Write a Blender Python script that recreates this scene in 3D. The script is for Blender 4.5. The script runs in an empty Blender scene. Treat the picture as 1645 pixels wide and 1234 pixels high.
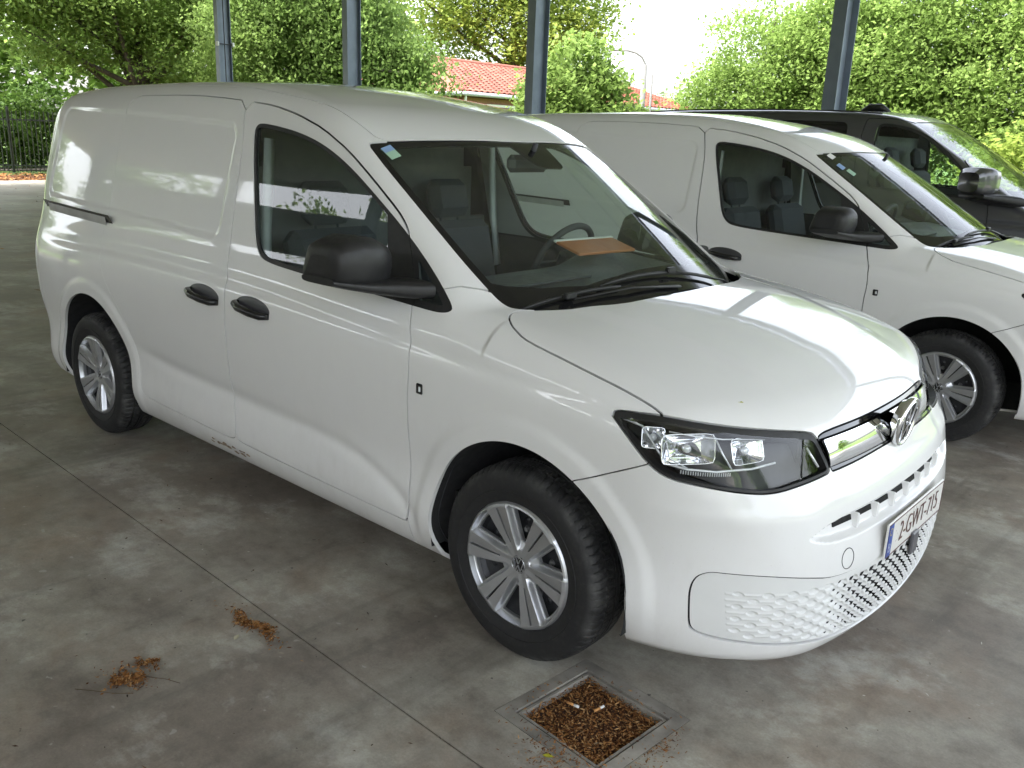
import bpy, math, random
import numpy as np
from mathutils import Vector, Matrix
R=math.radians
rng=np.random.default_rng(7)
sc=bpy.context.scene
C=bpy.data.collections.new("scene"); sc.collection.children.link(C)
# ------------------------------------------------ camera, sky, sun, exposure
def set_camera():
    yaw,pitch,roll=R(131.177),R(-15.949),R(2.225)
    f=Vector((math.cos(pitch)*math.cos(yaw),math.cos(pitch)*math.sin(yaw),math.sin(pitch)))
    rt=f.cross(Vector((0,0,1))).normalized(); up=rt.cross(f)
    r2=rt*math.cos(roll)+up*math.sin(roll); u2=-rt*math.sin(roll)+up*math.cos(roll)
    cam=bpy.data.cameras.new("camera"); o=bpy.data.objects.new("camera",cam); C.objects.link(o)
    o.matrix_world=Matrix(((r2.x,u2.x,-f.x,1.6185),(r2.y,u2.y,-f.y,-2.7783),(r2.z,u2.z,-f.z,1.6340),(0,0,0,1)))
    cam.sensor_width=36; cam.lens=1403.25/1645*36; cam.clip_end=900; cam.clip_start=.05
    sc.camera=o
set_camera()
W=bpy.data.worlds.new("World"); sc.world=W; W.use_nodes=True
nt=W.node_tree; nt.nodes.clear()
sky=nt.nodes.new("ShaderNodeTexSky"); sky.sky_type='NISHITA'; sky.sun_disc=False
SUN_EL,SUN_ROT=R(58),R(200)
sky.sun_elevation=SUN_EL; sky.sun_rotation=SUN_ROT; sky.dust_density=4; sky.air_density=1.0; sky.ozone_density=1.0
hs=nt.nodes.new("ShaderNodeHueSaturation"); hs.inputs['Saturation'].default_value=.36; hs.inputs['Value'].default_value=1.0
bg=nt.nodes.new("ShaderNodeBackground"); bg.inputs['Strength'].default_value=.15
wo=nt.nodes.new("ShaderNodeOutputWorld")
nt.links.new(sky.outputs[0],hs.inputs['Color']); nt.links.new(hs.outputs[0],bg.inputs['Color']); nt.links.new(bg.outputs[0],wo.inputs[0])
sl=bpy.data.lights.new("sun","SUN"); sl.energy=1.5; sl.angle=R(14); sl.color=(1,.96,.9)
so=bpy.data.objects.new("sun",sl); C.objects.link(so)
sd=Vector((math.sin(SUN_ROT)*math.cos(SUN_EL),math.cos(SUN_ROT)*math.cos(SUN_EL),math.sin(SUN_EL)))
so.rotation_euler=sd.to_track_quat('Z','Y').to_euler(); so.location=(0,0,30)
vs=sc.view_settings; sc.display_settings.display_device='sRGB'
vs.view_transform='Standard'; vs.look='None'; vs.gamma=1; vs.use_curve_mapping=False; vs.exposure=2.74
sc.cycles.use_denoising=True
sc.cycles.max_bounces=8; sc.cycles.diffuse_bounces=4; sc.cycles.glossy_bounces=4; sc.cycles.transmission_bounces=6; sc.cycles.transparent_max_bounces=24
sc.cycles.caustics_reflective=False; sc.cycles.caustics_refractive=False
sc.cycles.sample_clamp_indirect=6
# ------------------------------------------------ materials
def newmat(name):
    m=bpy.data.materials.new(name); m.use_nodes=True; t=m.node_tree
    return m,t,t.nodes['Principled BSDF']
def N(t,kind,**k):
    n=t.nodes.new(kind)
    for a,b in k.items():
        if a in ('loc',): continue
        if hasattr(n,a): setattr(n,a,b)
        else: n.inputs[a.replace('_',' ')].default_value=b
    return n
def lk(t,a,b): t.links.new(a,b)
def coords(t,scale=(1,1,1),kind='Object',loc=(0,0,0)):
    tc=N(t,"ShaderNodeTexCoord"); mp=N(t,"ShaderNodeMapping"); mp.inputs['Scale'].default_value=scale; mp.inputs['Location'].default_value=loc
    lk(t,tc.outputs[kind],mp.inputs[0]); return mp.outputs[0]
def noise(t,v,scale,detail=4,rough=.55,dist=0):
    n=N(t,"ShaderNodeTexNoise"); n.inputs['Scale'].default_value=scale; n.inputs['Detail'].default_value=detail; n.inputs['Roughness'].default_value=rough; n.inputs['Distortion'].default_value=dist
    if v is not None: lk(t,v,n.inputs['Vector'])
    return n.outputs['Fac']
def ramp(t,f,stops):
    n=N(t,"ShaderNodeValToRGB"); e=n.color_ramp.elements
    while len(e)>1: e.remove(e[0])
    e[0].position=stops[0][0]; c=stops[0][1]; e[0].color=(c,c,c,1) if np.isscalar(c) else (*c,1)
    for p,c in stops[1:]:
        q=e.new(p); q.color=(c,c,c,1) if np.isscalar(c) else (*c,1)
    lk(t,f,n.inputs[0]); return n.outputs[0]
def mix(t,f,a,b,mode='MIX'):
    n=N(t,"ShaderNodeMix",data_type='RGBA',blend_type=mode)
    for s,v in ((0,f),(6,a),(7,b)):
        if hasattr(v,'is_linked'): lk(t,v,n.inputs[s])
        elif s==0: n.inputs[0].default_value=v
        else: n.inputs[s].default_value=(*v,1)
    return n.outputs[2]
def bump(t,h,strength,dist,b):
    n=N(t,"ShaderNodeBump"); n.inputs['Strength'].default_value=strength; n.inputs['Distance'].default_value=dist
    lk(t,h,n.inputs['Height']); lk(t,n.outputs[0],b.inputs['Normal'])
def simple(name,col,rough=.5,metal=0,spec=.5,var=.12,vs=8,coat=0,bmp=0,bs=200):
    m,t,b=newmat(name); v=coords(t)
    f=noise(t,v,vs,5); c=ramp(t,f,[(.3,tuple(x*(1-var) for x in col)),(.7,tuple(min(1,x*(1+var)) for x in col))])
    lk(t,c,b.inputs['Base Color']); b.inputs['Metallic'].default_value=metal; b.inputs['Specular IOR Level'].default_value=spec
    r=ramp(t,noise(t,v,vs*3,4),[(.3,max(.02,rough*.85)),(.7,min(1,rough*1.15))]); lk(t,r,b.inputs['Roughness'])
    b.inputs['Coat Weight'].default_value=coat; b.inputs['Coat Roughness'].default_value=.03
    if bmp: bump(t,noise(t,v,bs,3),bmp,.002,b)
    return m
M={}
def paint(name,col,dirt=(.40,.37,.33),metal=0,amt=.25):
    m,t,b=newmat(name); v=coords(t)
    sp=N(t,"ShaderNodeSeparateXYZ"); lk(t,v,sp.inputs[0])
    low=ramp(t,sp.outputs[2],[(.22,1),(.55,.25),(1.0,.10)])
    n1=noise(t,v,5,6,.65); n2=noise(t,coords(t,(1,1,.35)),22,5,.7)
    k=mix(t,1.0,ramp(t,n1,[(.35,0),(.75,1)]),ramp(t,n2,[(.4,.3),(.7,1)]),'MULTIPLY')
    k=mix(t,1.0,k,low,'MULTIPLY'); k=mix(t,1.0,k,(amt*2,)*3,'MULTIPLY')
    spn=ramp(t,noise(t,v,260,2,.5),[(.735,0),(.76,1)])
    c=mix(t,k,col,dirt); c=mix(t,mix(t,1.0,spn,(.35,)*3,'MULTIPLY'),c,(.35,.3,.22))
    lk(t,c,b.inputs['Base Color']); b.inputs['Metallic'].default_value=metal
    b.inputs['Roughness'].default_value=.42; b.inputs['Coat Weight'].default_value=1; b.inputs['Specular IOR Level'].default_value=.4
    r=ramp(t,n2,[(.35,.025),(.8,.07)]); lk(t,r,b.inputs['Coat Roughness'])
    return m
M['paint']=paint('white_paint',(.765,.765,.765),amt=.20)
M['paint2']=paint('white_paint_second',(.75,.75,.75),amt=.12)
M['darkpaint']=paint('dark_grey_metallic_paint',(.075,.075,.08),(.2,.19,.17),metal=.5,amt=.12)
M['lower']=simple('matt_white_bumper_insert',(.66,.665,.66),.42,var=.03)
M['black']=simple('black_plastic_grained',(.015,.015,.016),.5,var=.2,vs=14,bmp=.25,bs=420)
M['gloss']=simple('gloss_black_trim',(.006,.006,.007),.08,var=.1,coat=.6)
M['rubber']=simple('black_rubber_seal',(.012,.012,.012),.55,var=.2)
M['gap']=simple('dark_seam',(.012,.012,.013),.9,var=.1)
M['void']=simple('dark_void',(.004,.004,.004),.9,var=.1)
M['chrome']=simple('chrome_trim',(.78,.79,.8),.05,1,var=.02)
M['silver']=simple('silver_hubcap_lacquer',(.50,.51,.53),.33,.75,var=.06,vs=6)
M['steel']=simple('black_steel_wheel',(.035,.036,.04),.45,.3,var=.3,vs=20)
M['bolt']=simple('grey_wheel_bolt',(.25,.25,.25),.4,.8)
M['reflector']=simple('headlight_reflector',(.85,.86,.88),.12,1,var=.03)
M['frost']=simple('ribbed_light_guide',(.75,.78,.8),.2,.3,var=.05)
M['int']=simple('dark_cabin_plastic',(.035,.037,.042),.6,var=.15)
M['dash']=simple('dash_soft_plastic',(.05,.055,.062),.55,var=.12,vs=30,bmp=.3,bs=350)
M['trim']=simple('pale_grey_pillar_trim',(.33,.34,.34),.7,var=.05)
M['fabric']=simple('dark_seat_fabric',(.045,.047,.055),.9,var=.25,vs=120,bmp=.5,bs=600)
M['headliner']=simple('grey_headliner',(.22,.22,.21),.95,var=.06)
M['bulk']=simple('grey_bulkhead_board',(.12,.12,.12),.8,var=.12)
M['orange']=simple('orange_folder_card',(.50,.18,.07),.5,var=.08)
M['paper']=simple('white_paper',(.75,.75,.73),.7,var=.04)
M['redlens']=simple('red_lamp_lens',(.35,.01,.012),.1,coat=1)
M['bluegrey']=simple('blue_grey_steel_paint',(.205,.24,.31),.42,.1,var=.16,vs=3)
M['column_dark']=M['bluegrey']
M['ceil']=simple('pale_galvanised_sheet',(.62,.61,.58),.55,.0,var=.08,vs=1.2)
def glassmat(name,tint,refl=1.0,dust=.03):
    m,t,b=newmat(name); t.nodes.remove(b); out=t.nodes['Material Output']
    tr=N(t,"ShaderNodeBsdfTransparent"); tr.inputs[0].default_value=(*tint,1)
    gl=N(t,"ShaderNodeBsdfGlossy"); gl.inputs['Roughness'].default_value=.015; gl.inputs['Color'].default_value=(refl,refl,refl,1)
    fr=N(t,"ShaderNodeFresnel"); ge=N(t,"ShaderNodeNewGeometry"); mr=N(t,"ShaderNodeMapRange"); mr.inputs['To Min'].default_value=1.52; mr.inputs['To Max'].default_value=1/1.52; lk(t,ge.outputs['Backfacing'],mr.inputs['Value']); lk(t,mr.outputs[0],fr.inputs[0])
    m1=N(t,"ShaderNodeMixShader"); lk(t,fr.outputs[0],m1.inputs[0]); lk(t,tr.outputs[0],m1.inputs[1]); lk(t,gl.outputs[0],m1.inputs[2])
    df=N(t,"ShaderNodeBsdfDiffuse"); df.inputs[0].default_value=(.5,.5,.46,1)
    v=coords(t); d1=ramp(t,noise(t,v,3,5,.6),[(.3,dust*.5),(.75,dust*1.5)]); d2=ramp(t,noise(t,v,220,2),[(.70,0),(.76,.12)])
    ad=N(t,"ShaderNodeMath",operation='ADD'); lk(t,d1,ad.inputs[0]); lk(t,d2,ad.inputs[1])
    m2=N(t,"ShaderNodeMixShader"); lk(t,ad.outputs[0],m2.inputs[0]); lk(t,m1.outputs[0],m2.inputs[1]); lk(t,df.outputs[0],m2.inputs[2])
    lk(t,m2.outputs[0],out.inputs[0]); return m
M['glass']=glassmat('tinted_side_glass',(.74,.82,.79),dust=.010)
M['wglass']=glassmat('windscreen_glass',(.80,.90,.85),dust=.022)
M['lens']=glassmat('clear_headlight_lens',(.93,.94,.95),dust=.0)
def tyremat():
    m,t,b=newmat('tyre_rubber'); v=coords(t); n=noise(t,v,9,6,.7)
    sp=N(t,"ShaderNodeSeparateXYZ"); lk(t,v,sp.inputs[0])
    x2=N(t,"ShaderNodeVectorMath",operation='MULTIPLY'); x2.inputs[1].default_value=(1,0,1); lk(t,v,x2.inputs[0])
    ln=N(t,"ShaderNodeVectorMath",operation='LENGTH'); lk(t,x2.outputs[0],ln.inputs[0])
    sh=ramp(t,ln.outputs['Value'],[(.285,0),(.308,1),(.322,.6)])
    d=mix(t,1.0,ramp(t,n,[(.45,0),(.68,1)]),sh,'MULTIPLY')
    c=mix(t,d,(.012,.012,.013),(.085,.085,.082)); c=mix(t,ramp(t,noise(t,v,60,4),[(.5,0),(.8,.3)]),c,(.06,.056,.05))
    lk(t,c,b.inputs['Base Color']); b.inputs['Roughness'].default_value=.68
    bump(t,noise(t,v,150,3),.25,.002,b); return m
M['tyre']=tyremat()
# ------------------------------------------------ object helpers
def tagobj(o,label=None,cat=None,group=None,kind=None):
    if label: o['label']=label
    if cat: o['category']=cat
    if group: o['group']=group
    if kind: o['kind']=kind
    return o
def empty(name,loc=(0,0,0),rz=0,label=None,cat=None,group=None):
    o=bpy.data.objects.new(name,None); C.objects.link(o); o.location=loc; o.rotation_euler=(0,0,rz)
    return tagobj(o,label,cat,group)
def link(name,me,mat,parent=None,loc=None,rot=None,scale=None):
    o=bpy.data.objects.new(name,me); C.objects.link(o)
    if mat is not None and len(me.materials)==0: me.materials.append(mat)
    if parent is not None: o.parent=parent
    if loc is not None:o.location=loc
    if rot is not None:o.rotation_euler=rot
    if scale is not None:o.scale=scale
    return o
class MB:
    def __init__(s): s.v=[]; s.f=[]; s.sm=[]
    def add(s,V,F,smooth=False):
        n=len(s.v); s.v.extend([tuple(map(float,p)) for p in V]); s.f.extend([tuple(int(i)+n for i in f) for f in F]); s.sm.extend([smooth]*len(F)); return s
    def box(s,c,d,rot=None,bev=0):
        x,y,z=[k/2 for k in d]
        if bev:
            b=min(bev,x*.9,y*.9,z*.9)
            V=[];F=[]
            for sx in(-1,1):
                for sy in(-1,1):
                    for sz in(-1,1):
                        V+= [(sx*(x-b),sy*(y-b),sz*z),(sx*(x-b),sy*y,sz*(z-b)),(sx*x,sy*(y-b),sz*(z-b))]
            idx=lambda sx,sy,sz,k:(((sx>0)*4+(sy>0)*2+(sz>0))*3+k)
            for sz in(-1,1): F.append([idx(*q,sz,0) for q in((-1,-1),(1,-1),(1,1),(-1,1))][::sz])
            for sy in(-1,1): F.append([idx(a,sy,b_,1) for a,b_ in((-1,-1),(1,-1),(1,1),(-1,1))][::-sy])
            for sx in(-1,1): F.append([idx(sx,a,b_,2) for a,b_ in((-1,-1),(1,-1),(1,1),(-1,1))][::sx])
            for sy in(-1,1):
                for sz in(-1,1): F.append([idx(-1,sy,sz,0),idx(1,sy,sz,0),idx(1,sy,sz,1),idx(-1,sy,sz,1)][::-(sy*sz)])
            for sx in(-1,1):
                for sz in(-1,1): F.append([idx(sx,-1,sz,0),idx(sx,1,sz,0),idx(sx,1,sz,2),idx(sx,-1,sz,2)][::(sx*sz)])
            for sx in(-1,1):
                for sy in(-1,1): F.append([idx(sx,sy,-1,1),idx(sx,sy,1,1),idx(sx,sy,1,2),idx(sx,sy,-1,2)][::-(sx*sy)])
            for sx in(-1,1):
                for sy in(-1,1):
                    for sz in(-1,1): F.append([idx(sx,sy,sz,0),idx(sx,sy,sz,1),idx(sx,sy,sz,2)][::(sx*sy*sz)])
        else:
            V=[(a*x,b*y,c_*z) for a in(-1,1) for b in(-1,1) for c_ in(-1,1)]
            F=[(0,1,3,2),(4,6,7,5),(0,4,5,1),(2,3,7,6),(0,2,6,4),(1,5,7,3)]
        V=[Vector(p) for p in V]
        if rot is not None: V=[rot@p for p in V]
        return s.add([p+Vector(c) for p in V],F)
    def tube(s,P,r,n=10,caps=True,smooth=True,flat=None):
        P=[Vector(p) for p in P]; rs=r if hasattr(r,'__len__') else [r]*len(P); V=[];F=[]
        up=None
        for i,p in enumerate(P):
            t=(P[min(i+1,len(P)-1)]-P[max(i-1,0)]).normalized()
            if up is None: up=Vector((0,0,1)) if abs(t.z)<.9 else Vector((1,0,0))
            a=t.cross(up).normalized(); b=a.cross(t).normalized(); up=b
            for k in range(n):
                th=2*math.pi*k/n; V.append(p+(a*math.cos(th)+b*math.sin(th)*(flat or 1))*rs[i])
        for i in range(len(P)-1):
            for k in range(n):
                k2=(k+1)%n; F.append((i*n+k,i*n+k2,(i+1)*n+k2,(i+1)*n+k))
        if caps: F.append(tuple(range(n))[::-1]); F.append(tuple((len(P)-1)*n+k for k in range(n)))
        return s.add(V,F,smooth)
    def lathe(s,prof,axis_o=(0,0,0),n=48,axis='y',smooth=True,close=False):
        V=[];F=[];o=Vector(axis_o);m=len(prof)
        for k in range(n):
            th=2*math.pi*k/n;c,sn=math.cos(th),math.sin(th)
            for (r,h) in prof:
                if axis=='y': V.append(o+Vector((r*c,h,r*sn)))
                elif axis=='z': V.append(o+Vector((r*c,r*sn,h)))
                else: V.append(o+Vector((h,r*c,r*sn)))
        for k in range(n):
            k2=(k+1)%n
            for i in range(m-1 if not close else m):
                j=(i+1)%m; F.append((k*m+i,k*m+j,k2*m+j,k2*m+i))
        return s.add(V,F,smooth)
    def prism(s,poly,z0,z1,fn=None):
        n=len(poly);fn=fn or (lambda a,b,c:(a,b,c))
        V=[fn(a,b,z0) for a,b in poly]+[fn(a,b,z1) for a,b in poly]
        return s.add(V,[tuple(range(n))[::-1],tuple(range(n,2*n))]+[(i,(i+1)%n,(i+1)%n+n,i+n) for i in range(n)])
    def mesh(s,name='mesh'):
        me=bpy.data.meshes.new(name); me.from_pydata(s.v,[],s.f); me.polygons.foreach_set('use_smooth',s.sm); me.update(); return me
    def obj(s,name,mat,parent=None,**k):
        me=s.mesh(name); o=link(name,me,mat,parent,**k); return o
def fixnormals(o):
    import bmesh
    bm=bmesh.new(); bm.from_mesh(o.data); bmesh.ops.recalc_face_normals(bm,faces=bm.faces); bm.to_mesh(o.data); bm.free(); return o
def copy_tree(o,parent=None,swap=None):
    c=o.copy(); C.objects.link(c); c.parent=parent
    if swap and c.type=='MESH': 
        for i,sl_ in enumerate(c.material_slots):
            if sl_.material and sl_.material.name in swap:
                sl_.link='OBJECT'; sl_.material=swap[sl_.material.name]
    for ch in list(o.children): copy_tree(ch,c,swap)
    return c
# ------------------------------------------------ surface extraction and panel cutting
def polysdf(pu,pv,poly):
    poly=np.array(poly,float); n=len(poly); d=np.full(pu.shape,1e9); ins=np.zeros(pu.shape,bool)
    for i in range(n):
        a=poly[i];b=poly[(i+1)%n];e=b-a;w0=pu-a[0];w1=pv-a[1]
        t=np.clip((w0*e[0]+w1*e[1])/max(e@e,1e-12),0,1)
        d=np.minimum(d,(w0-e[0]*t)**2+(w1-e[1]*t)**2)
        if abs(e[1])>1e-12:
            c=((a[1]<=pv)!=(b[1]<=pv))&(pu<a[0]+(pv-a[1])*e[0]/e[1]); ins^=c
    d=np.sqrt(d); return np.where(ins,-d,d)
def chaikin(p,n=2,r=.25):
    p=np.array(p,float)
    for _ in range(n):
        q=np.roll(p,-1,0); p=np.stack([p*(1-r)+q*r,p*r+q*(1-r)],1).reshape(-1,2)
    return p
def clip(V,T,s):
    """keep the part of the triangle mesh with s<0"""
    s=np.where(np.abs(s)<1e-7,1e-7,s); neg=s[T]<0; cnt=neg.sum(1)
    keep=T[cnt==3]; out=[keep]; newV=[V]; base=len(V)
    m1=T[cnt==1]; n1=neg[cnt==1]; m2=T[cnt==2]; n2=neg[cnt==2]
    def rot(Tm,k): return np.take_along_axis(Tm,(k[:,None]+np.arange(3))%3,1)
    a1=rot(m1,np.argmax(n1,1)); a2=rot(m2,np.argmax(~n2,1))
    E=np.concatenate([a1[:,[0,1]],a1[:,[0,2]],a2[:,[0,1]],a2[:,[0,2]]])
    if len(E):
        Es=np.sort(E,1); key=Es[:,0].astype(np.int64)*(len(V)+1)+Es[:,1]; uk,fi,inv=np.unique(key,return_index=True,return_inverse=True); inv=inv.ravel()
        A=Es[fi,0];B=Es[fi,1]; t=s[A]/(s[A]-s[B]); newV.append(V[A]+(V[B]-V[A])*t[:,None])
        ids=inv+base; k=len(a1); e01,e02=ids[:k],ids[k:2*k]; f01,f02=ids[2*k:2*k+len(a2)],ids[2*k+len(a2):]
        if k: out.append(np.stack([a1[:,0],e01,e02],1))
        if len(a2): out+= [np.stack([f01,a2[:,1],a2[:,2]],1),np.stack([f01,a2[:,2],f02],1)]
    V2=np.concatenate(newV); T2=np.concatenate(out)
    ok=(T2[:,0]!=T2[:,1])&(T2[:,1]!=T2[:,2])&(T2[:,0]!=T2[:,2]); T2=T2[ok]
    return compact(V2,T2)
def compact(V,T):
    u,inv=np.unique(T,return_inverse=True); return V[u],inv.reshape(T.shape)
def boundary(T):
    E=np.concatenate([T[:,[0,1]],T[:,[1,2]],T[:,[2,0]]]); S_=np.sort(E,1); key=S_[:,0].astype(np.int64)*(T.max()+2)+S_[:,1]
    u,inv,c=np.unique(key,return_inverse=True,return_counts=True); return E[c[inv.ravel()]==1]
def mirror_weld(V,T):
    n=len(V); on=np.abs(V[:,1])<1e-5; V=V.copy(); V[on,1]=0; m=np.arange(n)+n; m[on]=np.where(on)[0]
    V2=np.concatenate([V,V*[1,-1,1]]); T2=np.concatenate([T,m[T][:,::-1]]); return compact(V2,T2)
def gridtri(nu,nv,flip=False):
    i=np.arange(nu-1)[:,None]*nv+np.arange(nv-1)[None]; i=i.ravel()
    q=np.stack([i,i+nv,i+nv+1,i+1],1)
    if flip:q=q[:,::-1]
    return np.concatenate([q[:,[0,1,2]],q[:,[0,2,3]]])
def panelmesh(name,V,T,gradf,depth=.012,off=0.,rim=True,welded=False):
    """one smooth outer skin with exact normals plus flat rim walls that give the panel its thickness"""
    n=gradf(V); Vo=V+n*off
    # orient
    fn=np.cross(Vo[T[:,1]]-Vo[T[:,0]],Vo[T[:,2]]-Vo[T[:,0]]); bad=(fn*n[T[:,0]]).sum(1)<0; T=T.copy(); T[bad]=T[bad][:,::-1]
    me=bpy.data.meshes.new(name)
    nv=len(Vo); F=[T]; allV=[Vo]
    if rim:
        B=boundary(T)
        if not welded: B=B[~((np.abs(V[B[:,0],1])<1e-5)&(np.abs(V[B[:,1],1])<1e-5))]
        u,inv=np.unique(B,return_inverse=True); inv=inv.reshape(B.shape)
        allV+=[Vo[u],Vo[u]-n[u]*depth]; o=nv+inv; i_=nv+len(u)+inv
        Q=np.concatenate([np.stack([o[:,1],o[:,0],i_[:,0]],1),np.stack([o[:,1],i_[:,0],i_[:,1]],1)]); F.append(Q)
    VV=np.concatenate(allV); FF=np.concatenate(F)
    me.vertices.add(len(VV)); me.vertices.foreach_set('co',VV.astype(np.float32).ravel())
    me.loops.add(len(FF)*3); me.loops.foreach_set('vertex_index',FF.astype(np.int32).ravel())
    me.polygons.add(len(FF)); me.polygons.foreach_set('loop_start',np.arange(len(FF),dtype=np.int32)*3); me.polygons.foreach_set('loop_total',np.full(len(FF),3,np.int32))
    me.update(calc_edges=True)
    me.polygons.foreach_set('use_smooth',np.ones(len(FF),bool))
    LN=np.empty((len(FF),3,3)); LN[:len(T)]=n[T]
    if rim:
        q=FF[len(T):]; w=np.cross(VV[q[:,1]]-VV[q[:,0]],VV[q[:,2]]-VV[q[:,0]]); w/=np.maximum(np.linalg.norm(w,axis=1,keepdims=True),1e-12); LN[len(T):]=w[:,None]
    me.normals_split_custom_set(LN.reshape(-1,3).tolist()); return me
# ------------------------------------------------ the van's outer form as one function of (x forward, y, z up)
def pchip(xs,ys,n=1500,sm=0):
    xs=np.array(xs,float);ys=np.array(ys,float);h=np.diff(xs);d=np.diff(ys)/h
    m=np.zeros(len(xs));m[0]=d[0];m[-1]=d[-1]
    for i in range(1,len(xs)-1):
        m[i]=0 if d[i-1]*d[i]<=0 else 2*d[i-1]*d[i]/(d[i-1]+d[i])*1.0
    X=np.linspace(xs[0],xs[-1],n);k=np.clip(np.searchsorted(xs,X)-1,0,len(xs)-2)
    t=(X-xs[k])/h[k];Y=(2*t**3-3*t*t+1)*ys[k]+(t**3-2*t*t+t)*h[k]*m[k]+(-2*t**3+3*t*t)*ys[k+1]+(t**3-t*t)*h[k]*m[k+1]
    lo,hi=m[0],m[-1]
    if sm:
        dx=X[1]-X[0]; k=int(3*sm/dx)+1; g=np.exp(-.5*(np.arange(-k,k+1)*dx/sm)**2); g/=g.sum()
        P=np.concatenate([Y[0]+lo*dx*np.arange(-k,0),Y,Y[-1]+hi*dx*np.arange(1,k+1)]); Y=np.convolve(P,g,'valid')
    def f(x):
        x=np.asarray(x,float)
        return np.interp(x,X,Y)+np.minimum(x-xs[0],0)*lo+np.maximum(x-xs[-1],0)*hi
    return f
def sst(a,b,x):
    t=np.clip((x-a)/(b-a),0,1);return t*t*(3-2*t)
def smax(a,b,k):
    h=np.maximum(k-np.abs(a-b),0)/k;return np.maximum(a,b)+h*h*k*.25
def smin(a,b,k): return -smax(-a,-b,k)
# ---- body functions (x forward from front axle, a=|y|, z up)
Sz=pchip([.10,.19,.24,.30,.36,.44,.52,.60,.72,.86,.95,1.02,1.08,1.14,1.30,1.50,1.63,1.74,1.90],
         [.76,.84,.875,.902,.913,.905,.896,.905,.919,.924,.914,.8895,.8625,.8385,.797,.745,.706,.665,.60],sm=.036)
zcx=pchip([-3.9,-3.2,-2.5,-1.6,-.8,-.3,.1,.34,.6],[1.02,1.02,1.035,1.03,.993,.966,.945,.93,.90],sm=.12)
zlx=pchip([-2.6,-2.1,-1.5,-1.0,-.8,-.65,-.5,-.42],[.60,.545,.527,.515,.497,.455,.40,.34],sm=.04)
ARF=(.035,.355,.395);ARR=(-2.89,.365,.41)
def seg(P,x,z):
    d=np.full(np.shape(x),9.)
    return d
def rrect(u,v,cu,cv,hu,hv,r):
    qx=np.abs(u-cu)-hu+r;qy=np.abs(v-cv)-hv+r
    return np.hypot(np.maximum(qx,0),np.maximum(qy,0))+np.minimum(np.maximum(qx,qy),0)-r
def S(x,z):
    y=Sz(z)
    dz=z-zcx(x)
    fade=sst(.55,.25,x)*sst(-3.62,-3.15,x)
    y=y-.0065*np.exp(-((dz+.010)/.026)**2)*fade
    # lower crease along the doors
    w=sst(-2.55,-2.1,x)*sst(-.40,-.52,x)
    y=y-.009*np.exp(-((z-zlx(x)-.0)/.032)**2)*w
    # plan taper
    y=y-.035*np.clip((-3.05-x)/.8,0,2)**2.0-.02*np.clip((x-.0)/.55,0,3)**2
    y=y-.03*np.clip((x+1.2)/.8,0,2)**2*sst(1.0,1.3,z)
    # arch flares
    for cx,cz,R in (ARF,ARR):
        d=np.hypot(x-cx,z-cz)
        y=y+.009*sst(R+.090,R+.045,d)*sst(.2,.4,z)*(.5+.5*sst(.9,.7,z))
    # upper side panel recess
    d=rrect(x-.10*(z-1.4)*(x<-2.6),z+.035*(x+2.6)-.012*np.cos((x+2.5)*1.2),-2.655,1.418,.89,.232,.06)
    y=y-.007*sst(.012,-.014,d)
    return y
F0=pchip([.10,.17,.22,.27,.35,.45,.56,.62,.665,.685,.71,.74,.78,.84,.88,.93,1.0],
         [.72,.82,.872,.897,.907,.910,.908,.906,.904,.899,.883,.868,.845,.815,.795,.76,.70],sm=.008)
def F(y,z):
    a=np.abs(y); d=np.abs(z-.603)-.033*np.clip(1-(a/.60)**8,0,1); return F0(z)+.004-.21*y*y-.06*a**4-.034*sst(.004,-.012,d)*(a<.6)
HC=pchip([-.6,-.15,.1,.3,.5,.62,.70,.76,.82,.9],[1.205,1.135,1.105,1.067,1.01,.963,.925,.89,.84,.74],sm=.03)
def hood(x,y):
    a=np.abs(y);r=sst(.60,.50,a+.10*sst(-.1,.7,x)) # raised centre field
    return HC(x)-.045*a*a-.05*a**4+.006*r*sst(.72,.5,x)-.006
def wsz(x,y):
    t=-(x-.03+.20*(y/.68)**2)
    return 1.075+.69*t-.075*np.maximum(t,0)**2
ZR=pchip([-3.95,-3.85,-3.7,-3.4,-3.0,-2.4,-1.9,-1.5,-1.2,-.95,-.6],[1.70,1.752,1.785,1.815,1.830,1.838,1.832,1.792,1.738,1.68,1.56],sm=.05)
def roof(x,y): return ZR(x)-.085*y*y
def phi(x,y,z):
    a=np.abs(y)
    top=smax(hood(x,a),smin(wsz(x,a),roof(x,a),.05),.02)
    sl=np.where(x>-.15,.35,np.where(x>-.95,.60,.15))
    ft=(z-top)/np.sqrt(1+sl*sl)
    fs=(a-S(x,z))/1.03
    kt=.05+.07*sst(-.9,-1.6,x)+.07*sst(-.45,.2,x)
    ff=(x-F(a,z))/1.08
    fb=-(x+3.83-.05*(a/.8)**2+.06*sst(.9,1.3,z)-.06*sst(.7,.4,z))/1.02
    fbot=.18+.02*sst(.3,-.3,x)+.042*sst(.3,.8,a)*sst(0,.5,x)-z+.05*sst(-3,-3.8,x)
    s=smax(fs,ft,kt)
    s=smax(s,ff,.24*sst(1.0,.6,z)+.08) if True else s
    s=smax(s,fb,.27)
    s=smax(s,fbot,.04)
    return s
def grad(P,e=1e-3):
    g=np.stack([phi(*(P+e*np.eye(3)[i]).T)-phi(*(P-e*np.eye(3)[i]).T) for i in range(3)],1)
    return g/np.linalg.norm(g,axis=1,keepdims=True)
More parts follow.
